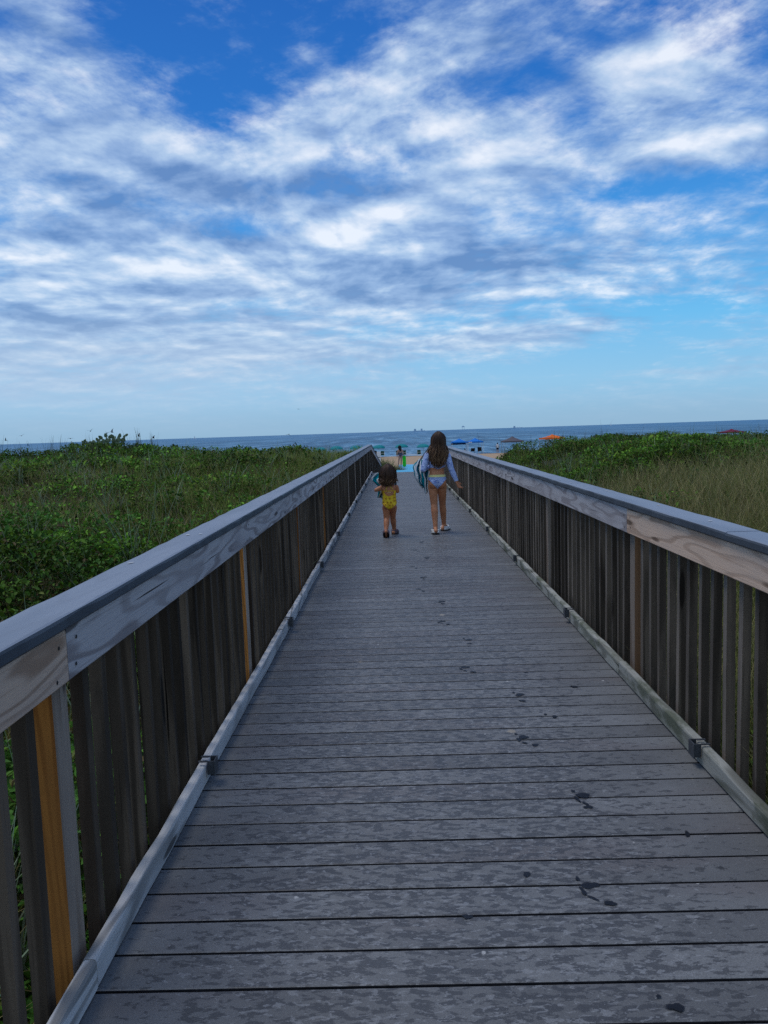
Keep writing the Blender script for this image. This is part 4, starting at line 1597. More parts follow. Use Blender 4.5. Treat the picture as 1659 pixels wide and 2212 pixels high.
def print_mat(name, base, pats, rough=.7):
    """printed swim fabric; pats: (scale, threshold, colour)"""
    n = NT(name)
    tc = n.coord()
    c = base
    for i, (sc, th, colr) in enumerate(pats):
        nz = n.noise(n.coord(loc=(i * 3.1, i * 1.7, i * 5.3)), sc, 2.5, .6, .8)
        c = n.mix(n.smooth(nz, th, th + .05), c, colr)
    wr = n.noise(n.coord(scale=(25, 25, 60)), 1, 3)
    n.bump(wr, .5, .006)
    return n.out(c, rough, .2)


LACE = print_mat('blue_lace_print', (.22, .30, .55), [(70, .51, (.40, .49, .72)), (110, .55, (.58, .65, .80)), (45, .58, (.11, .16, .40))])
YELLOW = plain('pale_yellow_band', (.70, .66, .27), .7, .2, .1, 30)


def sunflower_mat():
    n = NT('yellow_sunflower_print')
    sx = n.node('ShaderNodeSeparateXYZ'); n.link(n.coord(), sx.inputs[0])
    cx = n.node('ShaderNodeCombineXYZ'); n.link(sx.outputs[0], cx.inputs[0]); n.link(sx.outputs[2], cx.inputs[1])
    v = n.vmath('MULTIPLY', cx.outputs[0], (21, 21, 1))
    vo = n.node('ShaderNodeTexVoronoi', voronoi_dimensions='2D'); vo.inputs['Scale'].default_value = 1.0; vo.inputs['Randomness'].default_value = .55
    n.link(v, vo.inputs['Vector'])
    d = n.math('ADD', vo.outputs['Distance'], n.math('MULTIPLY', n.math('SUBTRACT', n.noise(n.coord(), 160, 2), .5), .25))
    base = n.mix(n.smooth(n.noise(n.coord(), 30, 3), .3, .7), (.66, .41, .015), (.80, .55, .03))
    c = n.mix(n.smooth(d, .26, .42, .8, 0), base, (.62, .30, .015))
    c = n.mix(n.smooth(d, .10, .22, .9, 0), c, (.22, .09, .015))
    n.bump(n.noise(n.coord(scale=(18, 18, 50)), 1, 3), .4, .005)
    return n.out(c, .65, .2)


SUNF = sunflower_mat()


def towel_mat(name, freq, w1=.5, skew=.0, dark=(.012, .06, .09), teal=(.0, .20, .25)):
    n = NT(name)
    uv = n.node('ShaderNodeUVMap'); uv.uv_map = 'UVMap'
    sep = n.node('ShaderNodeSeparateXYZ'); n.link(uv.outputs[0], sep.inputs[0])
    f = n.noise(uv.outputs[0], 3, 2)
    t = n.math('ADD', n.math('MULTIPLY', sep.outputs[0], freq), n.math('MULTIPLY', sep.outputs[1], skew))
    t = n.math('ADD', t, n.math('MULTIPLY', f, .25))
    s = n.math('FRACT', t)
    band = n.math('GREATER_THAN', s, w1)
    d2 = n.math('GREATER_THAN', n.math('FRACT', n.math('MULTIPLY', t, .5)), .5)
    col = n.mix(d2, teal, (.008, .10, .15))
    c = n.mix(band, (.66, .68, .67), col)
    fz = n.noise(n.coord(), 220, 2)
    n.bump(fz, .5, .004)
    return n.out(c, .9, .05)


def sheet(name, P, nu, nv, mat, parent=None, thick=.008):
    vs = []; fs = []
    for j in range(nv + 1):
        for i in range(nu + 1):
            vs.append(P(i / nu, j / nv))
    w = nu + 1
    for j in range(nv):
        for i in range(nu): fs.append((j * w + i, j * w + i + 1, (j + 1) * w + i + 1, (j + 1) * w + i))
    o = mesh_obj(name, vs, fs, mat, parent, True)
    uvl = o.data.uv_layers.new(name='UVMap')
    for lp in o.data.loops:
        i = lp.vertex_index
        uvl.data[lp.index].uv = ((i % w) / nu, (i // w) / nv)
    md = o.modifiers.new('t', 'SOLIDIFY'); md.thickness = thick; md.offset = 0
    return o


def to_origin(root, objs=None):
    """children were built in world space: shift their data to the root"""
    for ch in root.children:
        ch.data.transform(Matrix.Translation(-Vector(root.location)))


# ---- older girl
def girl():
    root = empty('person', (.58, 10.9, 0), label='girl with long brown hair in blue patterned swimwear and white clogs, holding a towel', cat='person')
    mb = MB()
    cx, cy = .576, 10.86
    torso(mb, [(.635, cx, cy, .07, .06), (.665, cx, cy, .112, .085), (.70, cx, cy, .126, .096), (.745, cx, cy, .130, .098), (.79, cx, cy, .120, .088), (.835, cx, cy + .005, .108, .078), (.88, cx, cy + .008, .102, .074),
               (.93, cx + .004, cy + .008, .106, .076), (1.0, cx + .008, cy + .005, .118, .083), (1.07, cx + .012, cy, .130, .084), (1.115, cx + .014, cy, .132, .074), (1.15, cx + .016, cy, .105, .06), (1.175, cx + .018, cy, .06, .05)])
    for s in (-1, 1):
        mb.ell((cx + s * .060, cy - .050, .700), (.064, .062, .072))
    mb.cone((cx + .018, cy, 1.15), .046, (cx + .025, cy + .015, 1.235), .042)
    hc = (cx + .030, cy + .012, 1.305); hr = .106
    c, R = head(mb, hc, hr)
    # legs: left one trails with the heel just lifting, right one has stepped ahead
    LA = (.529, 10.725, .088); RA = (.672, 11.10, .080)
    leg(mb, (cx - .062, cy, .665), (.524, 10.84, .405), LA, .073, .049, .031, .050)
    leg(mb, (cx + .064, cy + .01, .665), (.650, 10.985, .400), RA, .073, .048, .031, .049)
    foot(mb, LA, -.02, .12, .205, .030); foot(mb, RA, .38, 0, .205, .030)
    # arms
    sl, el_l, wl = (cx - .128, cy, 1.095), (.382, 10.80, .905), (.455, 11.03, .93)
    mb.cone(sl, .045, Vector(sl).lerp(Vector(el_l), .5), .040); mb.cone(Vector(sl).lerp(Vector(el_l), .5), .040, el_l, .034)
    mb.cone(el_l, .034, wl, .024)
    sr, el_r, wr = (cx + .150, cy, 1.085), (.772, 10.81, .905), (.846, 10.77, .722)
    mb.cone(sr, .045, Vector(sr).lerp(Vector(el_r), .5), .040); mb.cone(Vector(sr).lerp(Vector(el_r), .5), .040, el_r, .034)
    mb.cone(el_r, .034, Vector(el_r).lerp(Vector(wr), .4), .033); mb.cone(Vector(el_r).lerp(Vector(wr), .4), .033, wr, .022)
    hand(mb, wl, (.55, .8, -.1), (0, .2, 1), .145, (.9, .9, .9, .9), 1)
    hand(mb, wr, (.42, .05, -.9), (-.7, .6, -.3), .145, (.22, .75, .85, .9), 1)
    body = fuse(mb, .0045, 5)
    body.materials.append(SKIN)
    o = bpy.data.objects.new('body', body); o.parent = root; COL.objects.link(o)

    def bottoms(X, Y, Z, N):
        d = np.abs(X - cx)
        low = np.where(Y < cy + .0, .628 + .135 * (np.clip(d / .125, 0, 1.2)) ** 1.0, .628 + .155 * np.clip(d / .11, 0, 1.2))
        return (Z < .806) & (Z > low) & (d < .16)
    shell(body, bottoms, .0045, 'bikini_bottom', LACE, root)
    shell(body, lambda X, Y, Z, N: (Z < .830) & (Z > .793) & (np.abs(X - cx) < .16), .007, 'waistband', YELLOW, root)

    def top(X, Y, Z, N):
        t = (Z > .915 + .012 * np.sin(X * 40)) & (Z < 1.185) & (np.abs(X - cx - .01) < .165)
        ra = (X > .725) & (Z > .735 + .3 * (X - .846)) & (Z < 1.19)
        la = (X < .440) & (Y < 11.02) & (Z > .80)
        la2 = (X < .47) & (Y > 10.93) & (Y < 11.02) & (Z > .85)
        return t | ra | la | la2
    shell(body, top, .0065, 'rash_top', LACE, root)
    face(root, c, R, hr)

    def outline(z):
        k = np.interp(z, [.90, 1.0, 1.12, 1.2, 1.3], [.055, .118, .138, .125, .10])
        m_ = np.interp(z, [.90, 1.0, 1.12, 1.3], [.585, .592, .600, .606])
        return m_ - k, m_ + k, np.interp(z, [.9, 1.05, 1.2, 1.3], [10.755, 10.742, 10.752, 10.765])
    HM = hair_mat('brown_hair', (.034, .016, .008), (.125, .062, .029), (.27, .155, .075))
    hair(root, hc, hr, outline, .915, HM, 680, .015, .05, 3, rad=.0048)
    WC = plain('white_foam_shoe', (.70, .69, .66), .6, .3, .1, 20)
    clog(root, LA, -.02, .10, .215, .104, WC, BLACK, .081)
    clog(root, RA, .42, 0, .215, .104, WC, BLACK, .076)
    to_origin(root)
    # towel hanging over the left forearm
    tm = towel_mat('teal_striped_towel', 3.2, .50, 1.1)
    TR = Vector((.36, 11.0, .6))

    def P(u, v):
        # v: 0 front hem, .38 over the top, 1 back hem
        if v < .38:
            a = v / .38
            z = .80 + (1.045 - .80) * a; y = 11.09 - .03 * a
        else:
            a = (v - .38) / .62
            z = 1.045 - (1.045 - .605) * a; y = 11.02 - .10 * sin(min(1, a * 1.6) * pi / 2)
        xl = np.interp(z, [.60, .66, .74, .86, .95, 1.0, 1.045], [.375, .335, .295, .252, .248, .275, .33])
        xr = np.interp(z, [.60, .8, .9, .95, 1.045], [.445, .452, .450, .440, .40])
        x = xl + (xr - xl) * u
        e = 1 - abs(2 * v - .76)
        y += .028 * sin(u * 15 + 2.5 * z) + .016 * sin(u * 31 + 9 * z) - .03 * sin(u * pi) * (1 if v > .38 else -1)
        z += .018 * sin(u * 9) + (.035 * sin(u * 5.5 + 1) if v > .9 else 0) - .03 * abs(u - .45)
        x += .006 * sin(z * 38 + u * 6)
        return (x - TR.x, y - TR.y, z - TR.z)
    t = sheet('towel', P, 56, 40, tm)
    t.location = TR
    tag(t, 'teal and white striped towel draped over the older girl\'s left arm', 'towel', 'striped beach towels')
    return root


girl()


def child():
    root = empty('person', (-.11, 10.65, 0), label='small child with tousled brown hair in a yellow sunflower swimsuit', cat='person')
    mb = MB()
    cx, cy = -.105, 10.65
    torso(mb, [(.375, cx, cy, .055, .05), (.395, cx, cy, .082, .072), (.425, cx, cy, .094, .083), (.465, cx, cy, .0975, .086), (.51, cx, cy, .094, .08), (.56, cx, cy, .090, .076), (.61, cx, cy, .091, .074), (.66, cx, cy, .096, .073),
               (.695, cx, cy, .096, .064), (.72, cx, cy, .076, .052), (.74, cx, cy, .045, .042)])
    for s in (-1, 1): mb.ell((cx + s * .044, cy - .042, .432), (.048, .046, .052))
    mb.cone((cx, cy, .72), .036, (cx - .006, cy + .012, .79), .036)
    hc = (cx - .012, cy + .012, .862); hr = .097
    c, R = head(mb, hc, hr, .12)
    LA = (-.163, 10.50, .092); RA = (-.050, 10.865, .062)
    leg(mb, (cx - .047, cy, .40), (-.150, 10.635, .245), LA, .057, .042, .027, .042)
    leg(mb, (cx + .047, cy + .01, .40), (-.066, 10.765, .245), RA, .057, .041, .027, .042)
    foot(mb, LA, .0, .62, .15, .026); foot(mb, RA, .28, 0, .15, .026)
    sl, el_l, wl = (cx - .100, cy, .682), (-.285, 10.65, .650), (-.225, 10.80, .685)
    mb.cone(sl, .034, Vector(sl).lerp(Vector(el_l), .5), .032); mb.cone(Vector(sl).lerp(Vector(el_l), .5), .032, el_l, .028)
    mb.cone(el_l, .028, wl, .020)
    sr, el_r, wr = (cx + .100, cy, .682), (.012, 10.66, .625), (-.05, 10.80, .66)
    mb.cone(sr, .034, Vector(sr).lerp(Vector(el_r), .5), .031); mb.cone(Vector(sr).lerp(Vector(el_r), .5), .031, el_r, .028)
    mb.cone(el_r, .028, wr, .020)
    hand(mb, wl, (.8, .6, .1), (0, -.3, 1), .105, (.8, .8, .8, .8), 1)
    hand(mb, wr, (-.8, .6, .1), (0, -.3, 1), .105, (.8, .8, .8, .8), -1)
    body = fuse(mb, .004, 5)
    body.materials.append(SKIN_DARK)
    o = bpy.data.objects.new('body', body); o.parent = root; COL.objects.link(o)

    def suit(X, Y, Z, N):
        d = np.abs(X - cx)
        low = .374 + .078 * np.clip(d / .095, 0, 1.3)
        back = Y < cy - .01
        hole = back & (Z < .632) & ((d / .064) ** 2 + ((Z - .635) / .066) ** 2 < 1)
        topz = np.where(Y < cy, .645, .67)
        return (Z > low) & (Z < topz) & (d < np.where(Z > .60, .0945, .112)) & ~hole
    shell(body, suit, .0045, 'swimsuit', SUNF, root)
    # shoulder straps crossing up to the neck
    bv = BVHTree.FromPolygons([v.co[:] for v in body.vertices], [tuple(p.vertices) for p in body.polygons])
    for s in (-1, 1):
        pts = []
        for i in range(9):
            t = i / 8
            x = cx + s * (.052 - .040 * t); z = .643 + .075 * t
            hit = bv.ray_cast(Vector((x, 10.3, z)), Vector((0, 1, 0)))
            y = hit[0].y if hit[0] else cy - .05
            pts.append((x, y - .003, z))
        MB().tube(pts, [.0055] * 9, 6).build('strap', plain('yellow_strap', (.68, .52, .05), .7, .2), root, True)
    # little tie across the open back
    pts = []
    for i in range(7):
        x = cx - .024 + .048 * i / 6
        hit = bv.ray_cast(Vector((x, 10.3, .618)), Vector((0, 1, 0)))
        pts.append((x, hit[0].y - .003, .617 + .004 * sin(i * 2)))
    MB().tube(pts, [.0028] * 7, 5).build('tie', YELLOW, root, True)
    face(root, c, R, hr)

    def outline(z):
        k = np.interp(z, [.69, .76, .82, .9], [.092, .112, .116, .112])
        m_ = np.interp(z, [.69, .76, .9], [-.130, -.124, -.115])
        return m_ - k, m_ + k, np.interp(z, [.69, .78, .9], [10.535, 10.535, 10.55])
    HM = hair_mat('tousled_brown_hair', (.034, .016, .008), (.105, .052, .025), (.22, .125, .06))
    hair(root, hc, hr, outline, .700, HM, 560, .019, .06, 8, rad=.0050, vol=.44)
    SC = plain('mauve_shoe', (.14, .10, .12), .6, .3, .2, 30)
    clog(root, LA, 0, .62, .155, .080, SC, BLACK, .056)
    clog(root, RA, .32, 0, .155, .080, SC, BLACK, .058)
    to_origin(root)
    tm = towel_mat('teal_block_towel', 3.4, .45, .6)
    TR = Vector((-.17, 10.84, .55))

    def P(u, v):
        # cloth bunched in the arms: a corner sticks out at the left and a tail hangs below
        z = .86 - .33 * v
        if v < .5:
            xl = np.interp(v, [0, .2, .3, .5], [-.275, -.350, -.345, -.27]); xr = .00
        else:
            xl = np.interp(v, [.5, .7, 1.0], [-.27, -.255, -.272]); xr = np.interp(v, [.5, 1.0], [-.02, -.165])
        x = xl + (xr - xl) * u
        y = 10.84 + .03 * sin(u * 13 + v * 4) + .016 * sin(u * 27 - v * 11) - .035 * sin(v * pi)
        z += .018 * sin(u * 11 + 1) * (1 - v) - .02 * u * v
        return (x - TR.x, y - TR.y, z - TR.z)
    t = sheet('towel', P, 44, 36, tm)
    t.location = TR
    tag(t, 'teal and white towel bunched in the small child\'s arms', 'towel', 'striped beach towels')
    return root


child()


def woman():
    bx, by = .40, 61.7
    bz = float(ground_z(bx, by)) + .045
    root = empty('person', (bx, by, bz), label='dark haired woman in a dark swimsuit standing on the blue mat', cat='person')
    mb = MB()
    torso(mb, [(.80, 0, 0, .10, .09), (.86, 0, 0, .165, .13), (.93, 0, 0, .172, .13), (1.0, 0, 0, .150, .115), (1.08, -.005, 0, .128, .10), (1.18, -.012, 0, .145, .105), (1.28, -.022, 0, .165, .105), (1.36, -.03, 0, .165, .09), (1.41, -.035, 0, .10, .07)])
    for s in (-1, 1): mb.ell((s * .08, -.06, .88), (.085, .08, .09), sub=2)
    mb.cone((-.035, 0, 1.38), .055, (-.05, .02, 1.48), .052)
    hc = (-.055, .03, 1.56); hr = .122
    c, R = head(mb, hc, hr, .15, .25)
    LA, RA = (-.205, .05, .07), (.015, 0, .07)
    leg(mb, (-.085, 0, .85), (-.16, .03, .47), LA, .092, .058, .040, .056)
    leg(mb, (.085, 0, .85), (.04, .02, .47), RA, .092, .058, .040, .056)
    foot(mb, LA, -.25, 0, .24, .036); foot(mb, RA, .1, 0, .24, .036)
    mb.cone((-.185, 0, 1.34), .055, (-.255, -.02, 1.05), .042); mb.cone((-.255, -.02, 1.05), .042, (-.29, .0, .82), .028)
    mb.cone((.125, 0, 1.34), .055, (.215, -.02, 1.12), .042); mb.cone((.215, -.02, 1.12), .042, (.245, .04, .93), .028)
    hand(mb, (-.29, 0, .82), (-.1, .1, -1), (1, 0, 0), .17, (.3, .35, .4, .45), 1)
    hand(mb, (.245, .04, .93), (.05, .1, -1), (-1, 0, 0), .17, (.8, .85, .9, .9), -1)
    body = fuse(mb, .011, 4)
    body.materials.append(SKIN_LIGHT)
    o = bpy.data.objects.new('body', body); o.parent = root; COL.objects.link(o)
    suitm = print_mat('dark_swimsuit', (.035, .04, .075), [(40, .56, (.16, .15, .25))])
    def suit(X, Y, Z, N):
        d = np.abs(X)
        low = .80 + .14 * np.clip(d / .16, 0, 1.2)
        topz = np.where(Y < 0, 1.12, 1.28)
        return (Z > low) & (Z < topz) & (d < .185) & ~((X < -.175) & (Z > .9)) & ~((X > .18))
    shell(body, suit, .008, 'swimsuit', suitm, root)
    for s in (-1, 1):
        MB().tube([(s * .11 - .01, -.108, 1.11), (s * .06 - .02, -.115, 1.25), (s * .03 - .03, -.085, 1.40)], [.008] * 3, 5).build('strap', suitm, root)
    face(root, c, R, hr)
    def outline(z):
        k = np.interp(z, [1.2, 1.35, 1.5], [.055, .09, .11]); m_ = np.interp(z, [1.2, 1.5], [.0, -.05])
        return m_ - k, m_ + k, np.interp(z, [1.2, 1.4, 1.55], [-.125, -.125, -.10])
    HM = hair_mat('black_hair', (.006, .005, .006), (.010, .008, .008), (.02, .015, .014))
    hair(root, hc, hr, outline, 1.22, HM, 220, .010, .05, 12, rad=.012)
    # bodyboard held upright on the mat by her right hand
    b = MB()
    n = 9
    prof = []
    w, h = .135, .90
    for k in range(n): prof.append((w * cos(pi * k / (n - 1)), h - .13 + .13 * sin(pi * k / (n - 1))))
    for k in range(n): prof.append((-w * cos(pi * k / (n - 1)), .10 - .10 * sin(pi * k / (n - 1))))
    b.loft([[(x * .97, -.022, z) for x, z in prof], [(x, -.016, z) for x, z in prof], [(x, .016, z) for x, z in prof], [(x * .97, .022, z) for x, z in prof]])
    g = empty('bodyboard', (bx + .285, by + .08, bz - .01), 0, 'bright green bodyboard held upright by the woman on the mat', 'bodyboard')
    b.build('deck_face', plain('neon_green_foam', (.015, .60, .02), .5, .3, .1, 4), g)
    e = MB()
    e.loft([[(x * 1.04, -.012, .005 + z * 1.004) for x, z in prof], [(x * 1.075, 0, z * 1.012 - .002) for x, z in prof], [(x * 1.04, .012, .005 + z * 1.004) for x, z in prof]], cap=False)
    e.build('rail_edge', plain('lime_edge', (.25, .75, .15), .5, .3, .1, 4), g)
    return root


woman()


def far_person():
    x, y = 15.45, 117.0
    z = float(ground_z(x, y))
    root = empty('person', (x, y, z), label='distant person in a white shirt at the water left of the grey canopy', cat='person')
    mb = MB()
    torso(mb, [(.74, 0, 0, .11, .09), (.85, 0, 0, .15, .11), (1.0, 0, 0, .135, .10), (1.15, 0, 0, .155, .10), (1.25, 0, 0, .16, .09), (1.31, 0, 0, .07, .06)])
    mb.cone((0, 0, 1.28), .05, (0, 0, 1.38), .05)
    head(mb, (0, .02, 1.45), .11, .6)
    for s in (-1, 1):
        leg(mb, (s * .08, 0, .78), (s * .09, .03, .43), (s * .10, 0, .07), .085, .055, .038, .052)
        foot(mb, (s * .10, 0, .07), s * .2, 0, .22, .034)
        mb.cone((s * .16, 0, 1.22), .05, (s * .22, -.02, .97), .04); mb.cone((s * .22, -.02, .97), .04, (s * .20, .08, .78), .028)
        hand(mb, (s * .20, .08, .78), (0, .2, -1), (-s, 0, 0), .16, (.4, .4, .4, .4), -s)
    body = fuse(mb, .013, 3); body.materials.append(SKIN_LIGHT)
    o = bpy.data.objects.new('body', body); o.parent = root; COL.objects.link(o)
    shell(body, lambda X, Y, Z, N: (Z > .80) & (Z < 1.31) & (np.abs(X) < .2) & (Z > .8), .012, 'shirt', WHITE, root)
    shell(body, lambda X, Y, Z, N: (Z > .55) & (Z < .82) & (np.abs(X) < .175), .012, 'shorts', BLACK, root)
    MB().ell((0, -.02, 1.49), (.10, .115, .10), sub=2).build('hair', BLACK, root, True)
    return root


far_person()


def lying_person():
    x, y = 10.05, 112.0
    z = float(ground_z(x, y))
    root = empty('person', (x, y, z), label='dark haired sunbather sitting low on the sand under the blue canopies', cat='person')
    mb = MB()
    torso(mb, [(.02, 0, 0, .16, .13), (.15, 0, 0, .15, .12), (.35, 0, -.03, .15, .10), (.50, 0, -.05, .16, .09), (.56, 0, -.05, .07, .06)])
    mb.cone((0, -.05, .54), .05, (0, -.04, .62), .05)
    head(mb, (0, -.02, .70), .115)
    for s in (-1, 1):
        leg(mb, (s * .09, .05, .10), (s * .11, .45, .30), (s * .10, .75, .07), .085, .055, .038, .052)
        foot(mb, (s * .10, .75, .07), s * .1, 0, .22, .034)
        mb.cone((s * .17, -.05, .48), .048, (s * .27, -.12, .26), .04); mb.cone((s * .27, -.12, .26), .04, (s * .26, -.22, .06), .028)
        hand(mb, (s * .26, -.22, .06), (0, -1, -.2), (0, 0, 1), .16, (.1, .1, .1, .1), s)
    body = fuse(mb, .013, 3); body.materials.append(SKIN_LIGHT)
    o = bpy.data.objects.new('body', body); o.parent = root; COL.objects.link(o)
    shell(body, lambda X, Y, Z, N: (Z > -.02) & (Z < .16) & (np.abs(X) < .2) & (Y < .2), .012, 'swim_trunks', NAVY, root)
    MB().ell((0, -.045, .74), (.105, .12, .11), sub=2).build('hair', BLACK, root, True)
    return root


lying_person()

# ------------------------------------------------------------------ birds, ships
BIRD = plain('dark_plumage', (.035, .035, .04), .8, .1, .3, 5)


def bird(x, y, z, span, rz, bank, flap, label):
    mb = MB()
    L = span * .42
    mb.loft([[(r_ * cos(a * pi / 4), t * L, r_ * sin(a * pi / 4)) for a in range(8)] for t, r_ in ((-.5, .012), (-.35, .05 * span), (0, .07 * span), (.28, .06 * span), (.40, .04 * span), (.48, .045 * span), (.56, .02 * span), (.66, .004))])
    for s in (-1, 1):
        v = []
        for u, lead, trail in ((.04, .12, -.14), (.25, .16, -.11), (.5, .06, -.09), (.8, -.08, -.13), (1, -.18, -.19)):
            x_ = s * u * span * .5
            zz = span * (flap * u - flap * .55 * u * u)
            v += [(x_, lead * span, zz), (x_, trail * span, zz - .006 * span)]
        mb.add(v, [(2 * i, 2 * i + 1, 2 * i + 3, 2 * i + 2) for i in range(4)])
    mb.add([(-.02 * span, -.16 * span, 0), (.02 * span, -.16 * span, 0), (.05 * span, -.30 * span, 0), (-.05 * span, -.30 * span, 0)], [(0, 1, 2, 3)])
    o = mb.build('seabird', BIRD)
    o.location = (x, y, z); o.rotation_euler = (radians(8), bank, rz)
    return tag(o, label, 'bird', 'seabirds gliding over the sea')


BIRDS = [(-71.0, 2.15, 1.15, 1.2, .9, .5, 'large dark seabird steeply banked, nearest the left edge of the photo'),
         (-68.0, 2.88, 1.1, .4, -.35, .3, 'faint seabird gliding with tilted wings, second from the left edge'),
         (-66.95, 1.1, .9, 1.0, .8, .4, 'seabird low at the waterline right of the banked bird'),
         (-59.1, 2.09, 1.25, .3, .05, .15, 'seabird with level wings above another just left of the cactus'),
         (-58.9, 1.57, .85, .2, -.05, .2, 'small seabird touching the horizon just left of the cactus'),
         (-55.35, 3.30, 1.25, .5, -.2, .6, 'highest dark seabird with raised wings left of the cactus top'),
         (-52.4, 2.79, 1.1, .7, .3, .75, 'seabird with spread wings just above the cactus, left of a pair'),
         (-51.4, 2.99, 1.2, 1.1, -.6, .9, 'seabird with wings held high just above the cactus, right of a pair'),
         (-46.55, 2.10, .95, 1.5, -.4, 1.2, 'seabird with upright wings right of the cactus'),
         (-43.9, 1.69, .95, 1.4, -.3, 1.0, 'small seabird right of the cactus just above the horizon, farther right of two'),
         (-19.2, 1.58, 1.3, .2, .35, -.35, 'pale curved seabird above the horizon over the left railing'),
         (-17.25, 6.04, .75, .1, .05, .2, 'tiny lone seabird high in the sky above the child')]
for x, z, span, rz, bank, flap, lab in BIRDS:
    bird(x, 140, z, span, rz, bank, flap, lab)

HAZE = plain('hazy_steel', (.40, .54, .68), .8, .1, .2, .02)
PALE = plain('boat_white', (.8, .8, .8), .7, .1, .05, 1)  # even white for boat hulls, sails and masts


def ship(x, y, s, label, style):
    z = SEA_Z
    root = empty('ship', (x, y, z), 0, label, 'ship')
    hull = MB()
    hull.loft([[(-38 * s, -4, 0), (-38 * s, 4, 0), (-40 * s, 4, 6 * s), (-40 * s, -4, 6 * s)], [(30 * s, -5, 0), (30 * s, 5, 0), (32 * s, 5, 6 * s), (32 * s, -5, 6 * s)], [(38 * s, -.5, 0), (38 * s, .5, 0), (42 * s, .5, 8 * s), (42 * s, -.5, 8 * s)]])
    hull.build('hull', HAZE, root)
    MB().box(-34 * s, -20 * s, -3.5, 3.5, 6.2 * s, 18 * s).build('bridge', HAZE, root)
    if style == 2: MB().box(12 * s, 24 * s, -3.5, 3.5, 6.2 * s, 19 * s).build('forecastle', HAZE, root)
    for xx in (-27, 0, 15):
        MB().tube([(xx * s, 0, 6 * s), (xx * s, 0, (22 if xx < 0 else 17) * s)], [.8 * s, .5 * s], 6).build('mast', HAZE, root)
    return root


ship(124.8, 4000, .75, 'hazy grey ship with two towers on the horizon left of the girl\'s head', 2)
ship(790.9, 5000, .75, 'small hazy ship on the horizon between the blue and grey canopies', 1)


def rig():
    root = empty('offshore_platform', (441.5, 5000, SEA_Z), 0, 'dark offshore platform deck on thin legs at the horizon above the blue canopies', 'platform')
    MB().box(-9, 9, -6, 6, 18, 22).build('deck', HAZE, root)
    MB().box(-5, 3, -4, 4, 22.1, 26).build('cabin', HAZE, root)
    for sx in (-6, 6):
        MB().tube([(sx * 1.1, 0, -2), (sx, 0, 18)], [1.0, .8], 6).build('leg', HAZE, root)
    return root


rig()


def sailboat(x, y, s, label):
    root = empty('sailboat', (x, y, SEA_Z), 0, label, 'boat', 'white boats on the horizon')
    MB().loft([[(-5 * s, -1, 0), (-5 * s, 1, 0), (-5.5 * s, 1, 1.6 * s), (-5.5 * s, -1, 1.6 * s)], [(3 * s, -1.2, 0), (3 * s, 1.2, 0), (3 * s, 1.2, 1.8 * s), (3 * s, -1.2, 1.8 * s)], [(5 * s, -.1, .3), (5 * s, .1, .3), (6 * s, .1, 2 * s), (6 * s, -.1, 2 * s)]]).build('hull', PALE, root)
    MB().add([(-4 * s, 0, 2.4 * s), (.3 * s, 0, 2.4 * s), (.3 * s, 0, 12 * s)], [(0, 1, 2)]).build('sail', PALE, root)
    MB().tube([(.5 * s, 0, 1.7 * s), (.5 * s, 0, 12.6 * s)], [.12, .1], 6).build('mast', PALE, root)
    return root


sailboat(-779.5, 3000, 1.1, 'white boat on the horizon above the left railing')
sailboat(834.3, 3000, .75, 'tiny white boat on the horizon between the orange and dark red canopies')

# ------------------------------------------------------------------ sky and light
SUN_EL, SUN_AZ = radians(68), radians(300)    # azimuth clockwise from +Y: high on the left, veiled by cloud
world = bpy.data.worlds.new('World')
scn.world = world
world.use_nodes = True


class WT(NT):
    def __init__(self, w):
        self.t = w.node_tree; self.n = self.t.nodes


